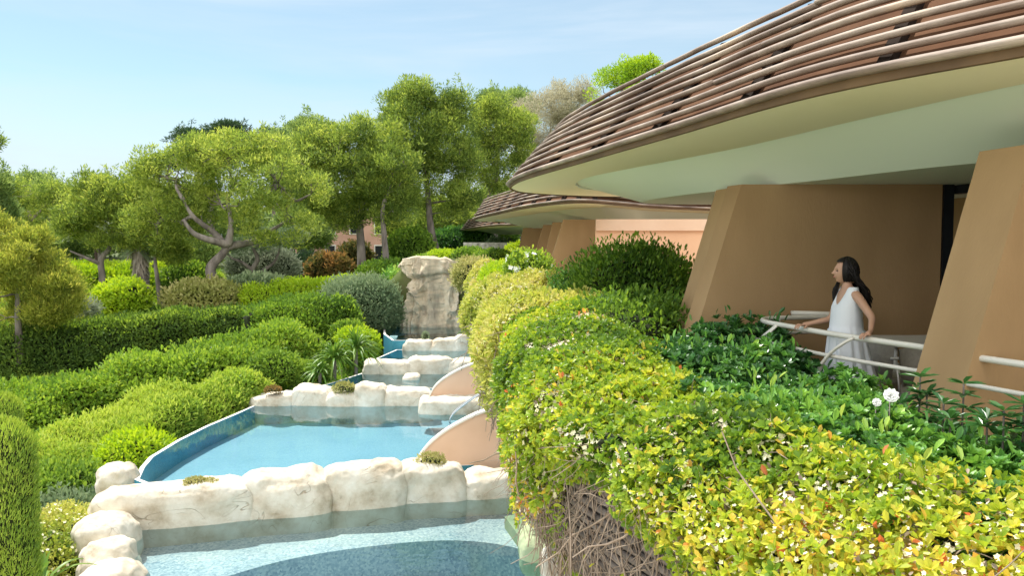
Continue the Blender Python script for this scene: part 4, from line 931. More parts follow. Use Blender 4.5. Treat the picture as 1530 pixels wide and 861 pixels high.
# ================= trees =================
def tree(name, lab, Y, trunk, r0, lobes, lm, n, clr, L, W, seed, limbs=(), bark='bark', cat='pine tree', grp=None, flat=.7, nl=14, up=.5, shape='needle', tint=(.5,.22,.16), depthf=.85, gap=0, foot=0):
    g = np.random.default_rng(seed)
    sc_ = Y / 1200.0
    T = []
    off = 0
    for i, q in enumerate(trunk):
        off += g.normal(0, .12) if i else 0
        T.append(aty(q[0], q[1], Y) + A(0, off, 0))
    T = np.array(T); gz = float(ground(T[0, 0], T[0, 1])); 
    if foot is not None: T = np.concatenate([[A(T[0, 0], T[0, 1], min(gz, T[0, 2]) - .3)], T])
    loc = A(T[0, 0], T[0, 1], gz)
    o = thing(name, loc, lab, cat, grp)
    # clumps
    cl, cr = [], []
    area = sum(a[2]*a[3] for a in lobes)
    for (px, py, rx, ry) in lobes:
        c = aty(px, py, Y) + A(0, g.normal(0, .25) * rx * sc_, 0); R3 = A(rx*sc_, rx*sc_*depthf, ry*sc_*.86)
        k = max(3, int(n * rx*ry/area))
        d = unit(g.normal(0, 1, (k, 3))); rad = g.uniform(.35, 1.0, (k, 1)) ** .5 * (1.0 + .30*fbm(d*1.6 + seed + px, 2, seed))[:, None]
        p = c + d * rad * R3
        keep = fbm(p * .62, 2, seed) > -.30; p = p[keep]; k = len(p)
        cl.append(p); cr.append(clr * g.uniform(.45, 1.25, k))
    cl = np.concatenate(cl); cr = np.concatenate(cr)
    # wood
    f = MB(); tc_ = spline(T, 30); f.tube(tc_, np.linspace(r0, r0*.42, 30) * (1 + .12*np.exp(-np.linspace(0, 8, 30))*3), 10)
    skel = [tc_[12:]]
    for lb in limbs:
        q = np.array([aty(a[0], a[1], Y) + A(0, (a[2] if len(a) > 2 else 0), 0) for a in lb]); m = len(q)
        q[0] = tc_[np.argmin(np.linalg.norm(tc_ - q[0], axis=1))]; c_ = spline(q, 20); f.tube(c_, np.linspace(r0*.55, r0*.16, 20), 8); skel.append(c_[6:])
    for (px, py, rx, ry) in lobes:
        S_ = np.concatenate(skel); c = aty(px, py, Y); j = np.argmin(np.linalg.norm(S_ - c, axis=1) + .6*np.maximum(0, S_[:, 2] - c[2]))
        a = S_[j]; mid = (a + c)/2 + g.normal(0, .12, 3) * np.linalg.norm(c - a) + A(0, 0, -.06*np.linalg.norm(c-a))
        b_ = spline([a, mid, c], 14); f.tube(b_, np.linspace(r0*.3, r0*.1, 14), 6); skel.append(b_[4:])
    S_ = np.concatenate(skel)
    for i in g.choice(len(cl), min(len(cl), nl*len(lobes)//2), replace=False):
        c = cl[i]; j = np.argmin(np.linalg.norm(S_ - c, axis=1)); a = S_[j]
        mid = (a + c)/2 + g.normal(0, .1, 3) * np.linalg.norm(c - a); f.tube(spline([a, mid, c], 7), np.linspace(r0*.11, r0*.035, 7), 5)
    f.build('trunk', M[bark], o)
    # slender leading shoots along the outline
    hi_ = cl[cl[:, 2] > np.quantile(cl[:, 2], .55)]; sh_ = hi_[g.choice(len(hi_), len(hi_)//3)] + A(0, 0, clr*.55) + g.normal(0, clr*.35, (len(hi_)//3, 3))
    cl = np.concatenate([cl, sh_, sh_ + A(0, 0, clr*.35)]); cr = np.concatenate([cr, np.full(len(sh_), clr*.34), np.full(len(sh_), clr*.2)])
    # leaves
    per = np.maximum(10, (125 * (cr / clr) ** 2)).astype(int) if isinstance(n, int) else None
    idx = np.repeat(np.arange(len(cl)), per); k = len(idx)
    d = unit(g.normal(0, 1, (k, 3)) + A(0, 0, .25)); 
    p = cl[idx] + d * (cr[idx] * g.uniform(.2, 1, k) ** .6)[:, None] * A(1, 1, flat)
    D = unit(d * .6 + A(0, 0, up) + g.normal(0, .45, (k, 3)))
    ct = g.normal(0, 1, len(cl))
    tt = np.clip(tint[0] + tint[1]*ct[idx]*.8 + tint[2]*g.normal(0, 1, k), 0, 1)
    s = g.uniform(.6, 1.3, k)
    lf = Leaves(); lf.quadleaf(p, D, unit(g.normal(0, 1, (k, 3))), L*.70*s, W*.72*s, tt, 0, .1, 'dia' if shape == 'needle' else shape)
    lf.build('crown', LM[lm], o)
    return o
gA = 'pines of the garden'
tree('umbrella_pine', 'broad umbrella pine with a thick crooked grey trunk', 44, [(322,458),(320,432),(313,402),(333,380),(343,366)], .42,
     [(262,268,68,48),(340,238,72,40),(415,275,62,44),(330,305,70,35),(240,325,42,38),(436,325,42,38),(375,220,58,26),(215,250,22,26),(300,225,50,25),(400,348,40,16),(235,352,34,24),(285,345,30,20),(465,290,22,30)], 'pine', 900, .62, .30, .075, 201,
     limbs=[[(340,370),(322,350),(300,325,-1),(285,300,-1)], [(343,368),(372,360,1),(396,345,1),(420,330,1)], [(343,366),(350,335,-.5),(345,300,-.5)], [(330,352),(310,352,-1.5),(296,330,-2)]], grp=gA, tint=(.58,.24,.16))
tree('pine', 'tall pine with a straight grey trunk in front of the pink house', 52, [(541,410),(538,360),(534,310),(530,250)], .36,
     [(530,235,66,50),(480,225,40,42),(576,250,36,52),(505,285,55,36),(555,200,40,28),(550,300,40,26),(455,262,26,26),(470,310,26,18),(520,330,30,14)], 'pine', 760, .75, .36, .085, 202, grp=gA, tint=(.48,.24,.16))
tree('pine', 'pine whose thinner trunk stands just right of the straight grey one', 50, [(577,392),(574,350),(573,310),(588,260)], .24,
     [(592,285,32,38),(562,262,28,30),(604,240,30,38),(580,320,25,16)], 'pine', 300, .7, .34, .08, 203, grp=gA, tint=(.42,.24,.16))
tree('pine', 'tallest pine of the garden with a leaning trunk above the waterfall cliff', 56, [(652,380),(645,350),(641,318),(636,260),(630,190)], .34,
     [(625,190,55,58),(664,215,46,56),(600,160,34,28),(682,170,28,36),(640,272,48,40),(692,245,22,40),(620,140,30,18),(600,230,35,40),(650,150,30,22),(602,290,28,24),(698,296,28,28),(655,318,36,16),(585,185,22,20)], 'pine', 900, .78, .36, .085, 204, grp=gA, tint=(.40,.24,.16))
tree('pine', 'twisting pine behind the tip of the nearest roof', 64, [(738,330),(730,290),(742,262),(732,235)], .28,
     [(725,195,26,42),(756,222,34,46),(735,162,18,16),(775,190,22,28),(700,288,26,28),(745,270,30,20),(705,250,22,26)], 'pine', 520, .8, .38, .09, 205, grp=gA, tint=(.50,.24,.16), limbs=[[(732,290),(750,270,1),(768,250,1)]])
tree('pine', 'slender forked pine in the left part of the garden', 46, [(151,458),(152,420),(150,388),(160,372),(166,345)], .25,
     [(150,308,55,36),(108,330,30,34),(198,318,36,42),(150,276,34,16),(168,362,34,16),(205,290,25,16)], 'pine', 480, .6, .32, .075, 206, limbs=[[(150,400),(144,378,.3),(138,345,.5)],[(150,395),(135,385,-.5),(112,375,-.5)]], grp=gA, tint=(.52,.24,.16))
tree('pine', 'pine with bare bleached limbs near the left edge', 58, [(50,400),(48,350),(45,315)], .26,
     [(50,288,44,18),(25,325,26,22),(84,305,26,26),(60,345,20,12),(12,300,20,22)], 'pine', 260, .65, .34, .08, 207, limbs=[[(48,350),(30,340,0),(15,330,0)],[(46,330),(60,315,0),(72,300,0)],[(48,345),(66,335,1),(78,330,1)]], bark='deadbark', grp=gA, nl=26)
tree('dark_pine', 'dark conifer cut by the left frame edge', 40, [(-22,470),(-20,380),(-16,240)], .35,
     [(-6,262,22,40),(-8,330,26,40),(-10,228,14,22),(-14,400,30,30)], 'pineback', 900, .55, .30, .075, 208, grp=gA, cat='conifer')
tree('pine', 'thin pine just right of the palm trunk', 45.5, [(240,456),(236,420),(233,385),(244,350)], .17,
     [(232,345,30,30),(262,378,26,18),(205,362,24,24),(200,335,18,20)], 'pine', 260, .5, .30, .07, 209, grp=gA, tint=(.5,.24,.16))
tree('contorted_pine', 'small contorted pine with spreading bare limbs right of the umbrella pine', 47, [(388,436),(377,408),(386,388),(378,368)], .22,
     [(390,362,30,16),(424,356,22,16),(360,366,18,12)], 'olive', 130, .5, .28, .06, 210, limbs=[[(384,412),(402,396,.5),(412,380,.5),(414,366,.5)],[(380,405),(366,392,-.5),(352,386,-.5),(344,380,-.5)]], grp=gA, nl=24)
tree('golden_pine', 'golden green young pine filling the left edge above the hedge', 31, [(28,500),(30,450),(34,400)], .16,
     [(38,392,52,34),(80,425,34,30),(18,440,40,34),(52,458,50,28),(58,358,26,18),(0,385,34,30),(100,452,20,18),(-20,420,40,40),(10,475,40,18),(75,468,36,14),(-10,350,30,20)], 'golden', 2000, .42, .22, .045, 211, tint=(.55,.25,.2), grp=gA, up=.8, cat='young pine')
# cedar with flat plates, bare pale tree, bright round tree
tree('cedar', 'dark flat topped cedar rising behind the umbrella pine', 74, [(315,330),(318,260),(322,205)], .4,
     [(300,203,58,9),(345,192,26,6),(258,208,26,7),(330,222,70,10),(395,196,14,9),(420,200,12,10),(372,190,16,5),(300,240,60,12)], 'cedar', 560, .8, .5, .12, 212, flat=.35, cat='cedar', up=.1, nl=8)
tree('bare_tree', 'greyish tan, nearly leafless tree rising behind the roof tip', 72, [(812,300),(815,250),(822,200)], .3,
     [(825,165,42,32),(792,200,32,36),(862,140,30,24),(795,235,34,30),(845,190,32,28),(785,170,18,20)], 'pale', 560, .85, .34, .07, 213, bark='deadbark', cat='tree', nl=60, shape='needle')
tree('bright_tree', 'bright yellow-green round crowned tree showing above the nearest roof', 66, [(930,260),(930,190),(930,130)], .3,
     [(930,112,38,20),(902,138,26,22),(962,104,24,16),(940,150,40,20)], 'lime', 330, .7, .34, .12, 214, cat='tree', tint=(.25,.25,.16), shape='needle')
# pines farther back, one crown each
bgs = [(18,330,Y,r) for Y, r in ()]
BG = [(20,300,72,34,26,'far pine left of all, beside the dark conifer'), (75,285,80,36,22,'far pine in the gap above the bare limbed pine'), (120,300,84,40,26,'far pine behind the slender forked pine'),
      (190,295,78,30,26,'far pine touching the left side of the umbrella pine'), (435,245,70,34,46,'far pine between the umbrella pine and the tall straight one'), (465,200,78,30,22,'far pine whose top peeks out above its neighbours'),
      (410,215,84,32,22,'far pine directly behind the right side of the umbrella pine'), (490,320,70,40,30,'low branching pine in front of the pink house'), (450,345,62,34,26,'low pine at the left of the pink house'),
      (700,340,72,40,34,'shaded pine left of the second wing roof'), (780,160,86,26,22,'far pine left of the pale leafless tree'), (745,160,80,26,20,'far pine behind the twisting pine'),
      (610,330,74,34,30,'shaded pine between the two garden trunks'), (100,360,64,44,26,'low pine behind the bright hedges on the left'), (280,375,66,40,24,'shaded pine low behind the umbrella pine trunk'),
      (660,325,68,34,30,'dark pine behind the leaning trunk')]
for i, (px, py, Y, rx, ry, lab) in enumerate(BG):
    g = np.random.default_rng(300 + i)
    lob = [(px, py, rx, ry)] + [(px + g.uniform(-1, 1)*rx*.8, py + g.uniform(-.6, .9)*ry, rx*.5, ry*.55) for _ in range(5)]
    tree('pine', lab, Y, [(px + 2, max(py + ry + 30, 385)), (px - 3, py + ry), (px, py)], .24, lob, 'pineback' if i % 3 else 'pine', 230, .95, .46, .12, 310 + i, grp='pines standing farther back', tint=(.55 - .1*(i % 2),.24,.16), nl=8)
# palm with dead skirt, palm crown
def palm(px0, py0, px1, py1, Y, r, nf, L, lab, skirt, seed, lm='olive'):
    g = np.random.default_rng(seed); a, b_ = aty(px0, py0, Y), aty(px1, py1, Y)
    o = thing('palm_tree', a, lab, 'palm tree', 'palms of the garden')
    t = np.linspace(0, 1, 60); P = a + (b_ - a) * t[:, None]
    MB().tube(P, r * (1 + .10*np.sin(t*95)), 12).build('trunk', M['barkd'] if not skirt else M['bark'], o)
    f = Leaves()
    for i in range(nf):
        az = g.uniform(0, 6.28); el = g.uniform(.15, 1.3); D = A(math.cos(az)*math.cos(el), math.sin(az)*math.cos(el), math.sin(el))
        s = np.linspace(0, 1, 26)[:, None]; R_ = b_ + D*L*s + A(0, 0, -1)*L*.75*s**2.2
        T_ = unit(np.gradient(R_, axis=0)); S = unit(np.cross(T_, A(0, 0, 1)))
        f.tube(R_[::3], .02, 4, tint=.5)
        for sg in (-1, 1):
            f.quadleaf(R_[2:], S[2:]*sg + T_[2:]*.7 + A(0, 0, -.35), np.tile(A(0, 0, 1), (24, 1)), L*.34*np.sin(np.linspace(.5, 3.0, 24))+.05, .05, np.full(24, .6), 0, .05, 'dia')
    f.build('frond', LM[lm], o)
    if skirt:
        f = Leaves(); n = 420; z = g.uniform(.0, 1.5, n); az = g.uniform(0, 6.28, n)
        p = b_ + np.stack([np.cos(az)*r*.9, np.sin(az)*r*.9, -z + .3], -1)
        f.quadleaf(p, np.stack([np.cos(az)*.35, np.sin(az)*.35, -np.ones(n)], -1) + g.normal(0, .15, (n, 3)), np.stack([np.cos(az), np.sin(az), 0*az], -1), .7*g.uniform(.5, 1.2, n), .09, g.uniform(0, 1, n), 0, .05, 'dia')
        f.build('dead_frond_skirt', M['deadbark'], o)
palm(218, 456, 209, 372, 46, .33, 12, 1.3, 'short palm trunk wrapped in a ragged skirt of dead fronds', True, 5)
palm(146, 400, 142, 338, 62, .18, 22, 2.4, 'palm with arching silvery fronds behind the slender forked pine', False, 6, 'silver')

# shrubs behind the clipped hedge
def ms(px, py, Y, rx, ry, lm, lab, seed, tint=(.5,.25,.2), n=None, name='garden_shrub', L=.2, W=.10, **k):
    c = aty(px, py, Y); s = Y/1200; R_ = (rx*s, rx*s*.8, ry*s)
    shrub(name, lab, tuple(c), R_, lm, n or int(min(16000, 900*R_[0]*(R_[0]+R_[2]*2)))+600, L, W, seed=seed, tint=tint, group='shrubs behind the clipped hedge', low=.85, inset=.2, **k)
ms(182, 446, 41.5, 38, 22, 'lime', 'bright lime bush right of the slender forked trunk', 401, (.45,.25,.2), hole=-.4)
ms(108, 450, 43, 34, 18, 'bright', 'yellow-green bush between the golden pine and the slender forked trunk', 402, (.75,.22,.2))
ms(305, 448, 42.5, 56, 24, 'straw', 'wide straw coloured shrub left of the umbrella pine trunk', 403, (.5,.28,.22))
ms(385, 432, 44, 46, 18, 'olive', 'soft grey-green mound right of the umbrella pine trunk', 404, (.65,.2,.2))
ms(395, 402, 50, 48, 32, 'silver', 'silvery round shrub behind the contorted pine', 405, (.4,.2,.2), L=.24, W=.06)
ms(285, 425, 48, 42, 28, 'bright', 'mid green bush behind the straw coloured shrub', 406, (.35,.25,.2))
ms(125, 420, 49, 48, 20, 'lime', 'sunny yellow-green bush bank on the left', 407, (.35,.25,.2))
ms(205, 425, 50, 42, 22, 'lime', 'yellow-green bush behind the palm trunk', 408, (.25,.25,.2))
ms(455, 410, 56, 30, 26, 'cedar', 'blackish green bush left of the orange shrubs', 409, (.4,.2,.2))
ms(492, 402, 54, 34, 18, 'autumn', 'rust orange shrub below the pink house', 410, (.45,.35,.25), L=.24, hole=-.2)
ms(530, 390, 57, 24, 26, 'autumn', 'olive brown shrub behind the straight grey trunk', 411, (.2,.2,.2), L=.24)
ms(612, 378, 53, 36, 32, 'bright', 'round bright green bush between the grey trunks and the cliff', 412, (.35,.25,.2))
ms(575, 412, 47, 40, 18, 'bright', 'mid green bush at the foot of the two grey trunks', 413, (.25,.25,.2))
ms(598, 430, 42.5, 26, 26, 'pitt', 'deep green bush against the left side of the cliff', 414, (.65,.25,.2))
ms(690, 366, 60, 50, 22, 'pitt', 'dark shrub line right of the leaning trunk', 415, (.4,.25,.2))
ms(735, 352, 66, 36, 20, 'bright', 'shaded shrub left of the dry stone wall', 416, (.1,.2,.2))
ms(745, 372, 52, 22, 10, 'olive', 'clipped grey-green shrub before the dry stone wall', 417, (.3,.2,.2))
ms(118, 462, 37, 26, 8, 'silver', 'pale grassy tuft behind the clipped hedge', 418, (.5,.25,.2), L=.25, W=.04, name='grass_tuft')
for i, (x0, x1, py, Y, lab) in enumerate([(90, 215, 394, 60, 'golden topped clipped hedge left of the palm trunk'), (226, 262, 394, 60, 'golden topped clipped hedge right of the palm trunk')]):
    a, b_ = aty(x0, py, Y), aty(x1, py, Y)
    hedge('clipped_hedge', lab, [(a[0], Y), ((a[0]+b_[0])/2, Y + .4), (b_[0], Y + .2)], [.8, .8], [a[2]]*3, 1.5, 'lime', 6000, .2, .09, 430 + i, tint=(.7,.25,.2), amp=.08, group='golden topped hedges at the back')
# the far wood that closes the view
f = Leaves(); g = np.random.default_rng(77); n = 60000
px = g.uniform(-260, 1000, n); Yv = g.uniform(92, 112, n); hh = 6.5 + 2.5*vnoise(np.stack([px*.02, Yv*.03, 0*px], -1), 4) + 1.0*vnoise(np.stack([px*.09, Yv*.1, 0*px], -1), 5)
x = (px - 765)/1200*Yv; z = ground(x, Yv) + hh * g.random(n) ** .55 
f.quadleaf(np.stack([x, Yv, z], -1), unit(g.normal(0, 1, (n, 3)) + A(0, -.2, .5)), unit(g.normal(0, 1, (n, 3))), .9*g.uniform(.5, 1.3, n), .4, np.clip(.4 + .3*fbm(np.stack([x, Yv, z], -1)*.4, 2, 3) + g.normal(0, .12, n), 0, 1), 0, .1, 'dia')
f.build('far_wood', LM['pineback'], loc=(-25,100,4), label='dark mass of woodland closing the view behind the garden trees', cat='woodland', kind='stuff')

# pink house
hs = thing('pink_house', (-21,82,3.5), 'pink house with white trim glimpsed between the pine trunks', 'house')
a, b_ = aty(438, 400, 80), aty(585, 400, 80)
MB().box(((a[0]+b_[0])/2, 83, 5.4), (b_[0]-a[0], 6, 6.4)).build('wall', surf('pink_house_plaster', [(.62,.36,.28),(.70,.44,.35)], 1, .9, .1), hs)
MB().box(((a[0]+b_[0])/2, 83, 8.75), (b_[0]-a[0]+.8, 6.8, .3)).build('roof', M['coping'], hs)
for k in range(4):
    for zz in (3.9, 6.6):
        xc = a[0] + 1.3 + k*2.45
        w_ = MB().box((xc, 79.96, zz + .6), (1.1, .12, 1.7)).build('window', M['coping'], hs)
        MB().box((xc, 79.88, zz + .6), (.86, .05, 1.45)).build('pane', M['frame'], w_)

# ================= woman on the terrace =================
WX, WY = 3.08, 7.30
def W3(x, y, z): return A(x, y, ZF + z)
def skinned(verts, edges, radii, sub=2):
    me = bpy.data.meshes.new('body'); me.from_pydata([tuple(v) for v in verts], edges, []); o = bpy.data.objects.new('body_skin', me); C.objects.link(o)
    md = o.modifiers.new('s', 'SKIN'); sv_ = me.skin_vertices[0].data
    for i, r_ in enumerate(radii): sv_[i].radius = (r_, r_) if np.ndim(r_) == 0 else r_; sv_[i].use_root = (i == 0)
    ss = o.modifiers.new('u', 'SUBSURF'); ss.levels = sub; ss.render_levels = sub
    dg = bpy.context.evaluated_depsgraph_get(); ev = o.evaluated_get(dg); m2 = ev.to_mesh()
    V = np.array([v.co[:] for v in m2.vertices]); Q = [list(p.vertices) for p in m2.polygons]
    ev.to_mesh_clear(); bpy.data.objects.remove(o); bpy.data.meshes.remove(me)
    Q = [q if len(q) == 4 else (q + [q[-1]])[:4] for q in Q]
    return V, np.array(Q)
J = [ (3.06,7.30,.90,.115),(3.05,7.30,1.04,.095),(3.045,7.30,1.20,.105),(3.06,7.30,1.315,.075),(3.055,7.30,1.385,.043),(3.04,7.30,1.46,.043),
      (3.075,7.155,1.315,.046),(3.125,6.94,1.13,.033),(3.035,6.765,1.035,.021),(2.975,6.70,1.012,.024),
      (3.055,7.445,1.315,.046),(2.99,7.50,1.07,.033),(2.80,7.50,1.030,.021),(2.72,7.50,1.012,.024),
      (3.06,7.225,.82,.085),(3.05,7.215,.47,.052),(3.075,7.21,.09,.032),(2.95,7.20,.03,.026),
      (3.06,7.375,.82,.085),(3.06,7.385,.47,.052),(3.085,7.39,.09,.032),(2.96,7.39,.03,.026) ]
E = [(0,1),(1,2),(2,3),(3,4),(4,5),(3,6),(6,7),(7,8),(8,9),(3,10),(10,11),(11,12),(12,13),(0,14),(14,15),(15,16),(16,17),(0,18),(18,19),(19,20),(20,21)]
wm = thing('person', (3.08,7.3,ZF), 'woman with long dark hair and sleeveless white dress, hands on the balcony railing', 'woman')
sk_ = surf('skin', [(.42,.235,.15),(.47,.27,.18)], 6, .5, 0, spec=.4)
V, Q = skinned([W3(*j[:3]) for j in J], E, [(.115,.085) if i == 0 else j[3] for i, j in enumerate(J)])
bd = MB(); bd.add(V, Q)
# head: local f (front, -X), s (side), u (up)
def headgrid(k=1.0):
    th = np.linspace(.01, math.pi - .01, 60)[:, None]; ph = np.linspace(0, 2*math.pi, 81)[None]
    f = np.sin(th)*np.cos(ph); s = np.sin(th)*np.sin(ph); u = np.cos(th) + 0*ph
    return f, s, u
f_, s_, u_ = headgrid()
low_ = np.clip(-u_, 0, 1); fr_ = np.clip(f_, 0, 1)
Hf = f_*.094 ; Hs = s_*.072*(1 - .30*low_**1.3); Hu = u_*.113
Hf = Hf - .012*fr_*(1 - np.exp(-(s_/.6)**2)) + .018*low_*fr_**.6*(f_ > 0) - .035*low_*(f_ < 0)
bump = lambda s0, u0, a, b_: np.exp(-((s_ - s0)/a)**2 - ((u_ - u0)/b_)**2) * (f_ > 0)
Hf = Hf + .024*bump(0,-.16,.13,.10) + .012*bump(0,.0,.10,.16) + .005*bump(0,.22,.5,.12) - .010*(bump(.34,.03,.18,.12) + bump(-.34,.03,.18,.12)) \
     + .008*bump(0,-.42,.26,.05) + .007*bump(0,-.53,.22,.05) - .004*bump(0,-.475,.3,.03) + .012*bump(0,-.80,.3,.14) - .004*bump(0,-.64,.3,.06)
HC = W3(3.035, 7.30, 1.525); tl = R(-12)  # turned a little towards the pools' far end
fd = A(-math.cos(tl), -math.sin(tl), 0); sd = A(-math.sin(tl), math.cos(tl), 0); ud = A(0, 0, 1)
hp = lambda f, s, u: HC + np.asarray(f)[..., None]*fd + np.asarray(s)[..., None]*sd + np.asarray(u)[..., None]*ud
bd.grid(hp(Hf, Hs, Hu))
# fingers closed over the rail
def hand(c, along, out, thumb):
    along = unit(A(*along)); out = unit(A(*out))
    for i, (o_, ln) in enumerate(((-.030,.062),(-.010,.072),(.010,.068),(.029,.054))):
        b0 = c + along*o_; bd.tube(spline([b0 - out*.012, b0 + out*ln*.35 + A(0,0,.004), b0 + out*ln*.75 + A(0,0,-.010), b0 + out*ln*.95 + A(0,0,-.034)], 9), np.linspace(.0095, .0065, 9), 7)
    b0 = c + along*thumb*.03 - out*.02; bd.tube(spline([b0, b0 + along*thumb*.025 + A(0,0,-.004), b0 + along*thumb*.035 + out*.02 + A(0,0,-.014), b0 + along*thumb*.034 + out*.036 + A(0,0,-.022)], 8), np.linspace(.011, .0075, 8), 7)
hand(W3(2.975,6.70,1.012), (-.27,.96,0), (-.96,-.27,0), 1)
hand(W3(2.715,7.50,1.012), (-.2,.98,0), (-.98,-.2,0), -1)
bd.build('body', sk_, wm)
eye = MB()
for s0 in (-.030, .030):
    c = hp(.080, s0, .004); th = np.linspace(0.01, math.pi-.01, 10)[:, None]; ph = np.linspace(0, 6.283, 13)[None]
    eye.grid(c + .0062*np.stack([np.sin(th)*np.cos(ph), np.sin(th)*np.sin(ph), np.cos(th) + 0*ph], -1))
    eye.tube(np.array([hp(.090, s0 + d, .024 + .003*(1 - abs(d)/.014)) for d in (-.014, -.005, .005, .014)]) - fd*.006, .0012, 5)
eye.build('eyes', M['frame'], wm)
lip = MB(); lip.tube(np.array([hp(.103 - .35*abs(d), d, -.0525) for d in (-.022,-.012,0,.012,.022)]), [.002,.0045,.0055,.0045,.002], 7)
lip.build('lips', surf('lips', [(.40,.12,.10),(.44,.14,.12)], 5, .45, 0), wm)
# hair
hair = surf('black_hair', [(.004,.003,.003),(.011,.008,.007)], 40, .5, .2, spec=.25)
hm = MB()
th = np.linspace(.01, math.pi*.80, 34)[:, None]; ph = np.linspace(R(62), R(298), 60)[None]
F = np.sin(th)*np.cos(ph) ; S = np.sin(th)*np.sin(ph); U = np.cos(th) + 0*ph
wv = 1 + .03*np.sin(ph*16) 
hm.grid(hp(F*.108*wv - .006, S*.086*wv, U*.126*wv + .006))
ph = np.linspace(-R(62), R(62), 30)[None]; th = np.linspace(.01, R(52), 14)[:, None]
hm.grid(hp(np.sin(th)*np.cos(ph)*.112 - .004, np.sin(th)*np.sin(ph)*.088, np.cos(th)*.126 + .007 + 0*ph))
g = np.random.default_rng(9)
for i in range(190):
    a = g.uniform(R(78), R(282)); t0 = g.uniform(.5, 1.6)
    p0 = hp(math.sin(t0)*math.cos(a)*.106, math.sin(t0)*math.sin(a)*.085, math.cos(t0)*.124)
    sgn = math.sin(a); ex = g.uniform(.0, 1)
    end = W3(3.20 + .05*ex, 7.30 + .10*sgn*g.uniform(.3, 1), 1.16 + .16*g.random())
    m1 = hp(-.10 + .06*abs(sgn)*.5, sgn*.085, -.06); m2 = W3(3.155 + .03*ex, 7.30 + .10*sgn, 1.36)
    P = spline([p0, m1 + g.normal(0, .008, 3), m2 + g.normal(0, .012, 3), end], 16); P = P + np.stack([.008*np.sin(np.arange(16)*.9 + i), .008*np.cos(np.arange(16)*.8 + i), 0*np.arange(16)], -1)
    hm.tube(P, np.linspace(.009, .004, 16), 5)
for i in range(26):   # lock falling forward on the far side
    p0 = hp(.02, .080, .02); P = spline([p0 + g.normal(0, .006, 3), hp(.035, .082, -.08) + g.normal(0, .008, 3), W3(2.985, 7.40, 1.34) + g.normal(0, .01, 3), W3(2.97, 7.39, 1.27 - .04*g.random()) + g.normal(0, .008, 3)], 12)
    hm.tube(P, np.linspace(.008, .004, 12), 5)
hm.build('hair', hair, wm)
# dress
dm, dt, dN, dL, dB = nt('white_cotton'); dB.inputs['Base Color'].default_value = (.66,.68,.71,1); dB.inputs['Roughness'].default_value = .9; dB.inputs['Specular IOR Level'].default_value = .1
zs = A(1.385,1.33,1.27,1.20,1.12,1.04,1.00,.985,.93,.85,.77,.745,.70,.62,.54,.47,.42)
cx = np.interp(zs, [.42,.7,1.0,1.2,1.385], [3.10,3.075,3.05,3.05,3.07]); rx = np.interp(zs, [.42,.7,.985,1.0,1.2,1.3,1.385], [.235,.195,.155,.142,.125,.095,.058]); ry = np.interp(zs, [.42,.7,.985,1.0,1.2,1.3,1.385], [.25,.215,.185,.172,.160,.155,.135])
ph = np.linspace(0, 2*math.pi, 145)
D_ = []
for k, z in enumerate(zs):
    fold = .12 * np.clip((1.06 - z)/.5, .03, 1) * (np.sin(ph*13 + 1.3*z) + .5*np.sin(ph*21 + 2)) * .6 + (.02 if k in (7, 11) else 0)
    zz = z + 0*ph
    vneck = np.exp(-((np.abs(ph - math.pi))/.42)**2)   # front is -X => ph = pi
    zz = zz - vneck * np.clip((z - 1.20)/.185, 0, 1) * .14
    zz = zz - .03 * np.exp(-(np.minimum(ph, 2*math.pi - ph)/.6)**2) * (k == 0)
    D_.append(np.stack([cx[k] + rx[k]*(1+fold)*np.cos(ph), 7.30 + ry[k]*(1+fold)*np.sin(ph), ZF + zz], -1))
MB().grid(np.array(D_)).build('dress', dm, wm)

# ================= furniture =================
fab = surf('beige_weave', [(.34,.31,.27),(.42,.39,.34)], 30, .9, .4, 120)
whitem = surf('white_frame', [(.62,.60,.56),(.68,.66,.62)], 6, .4, 0)
def chair(loc, rz, lab):
    o = thing('armchair', loc, lab, 'armchair', 'beige terrace armchairs'); c, s = math.cos(rz), math.sin(rz)
    T = lambda P: np.stack([loc[0] + np.asarray(P)[..., 0]*c - np.asarray(P)[..., 1]*s, loc[1] + np.asarray(P)[..., 0]*s + np.asarray(P)[..., 1]*c, loc[2] + np.asarray(P)[..., 2]], -1)
    a = np.linspace(R(200), R(340), 24)   # back arc, behind = -y
    ring = [np.stack([.30*np.cos(a)*k, .30*np.sin(a)*k + .02, np.full(24, z)], -1) for k, z in ((.88,.46),(.95,.62),(1.03,.80),(1.0,.805),(.92,.62),(.85,.46))]
    MB().grid(T(np.stack(ring, 1)), cv=True).build('backrest', fab, o)
    x = np.linspace(-.26, .26, 12); y = np.linspace(-.24, .28, 12); X, Y_ = np.meshgrid(x, y, indexing='ij')
    top = np.stack([X, Y_, .46 - .02*np.cos(X*6)*np.cos(Y_*6)], -1); bot = top - A(0, 0, .05)
    m = MB(); m.grid(T(top)); m.grid(T(bot)); e_ = [top[0], top[-1], top[:, 0], top[:, -1]]
    for e in e_: m.grid(T(np.stack([e, e - A(0, 0, .05)], 1)))
    m.build('seat', fab, o)
    for sx in (-1, 1):
        MB().tube(T(np.array([(sx*.28, .26, .44), (sx*.285, .27, .63), (sx*.29, .1, .655), (sx*.285, -.12, .66)])), .014, 8).build('armrest', whitem, o)
        for sy in (-1, 1): MB().tube(T(np.array([(sx*.24, sy*.22, .44), (sx*.27, sy*.26, .0)])), .015, 8).build('leg', whitem, o)
    return o
chair((3.78,7.15,ZF), R(155), 'beige woven armchair closest to the railing, half hidden by the nearest fin')
chair((3.72,8.05,ZF), R(-75), 'beige woven armchair behind the woman at the pale table')
tb = thing('terrace_table', (4.45,8.55,ZF), 'pale terrace table against the partition behind the woman', 'table')
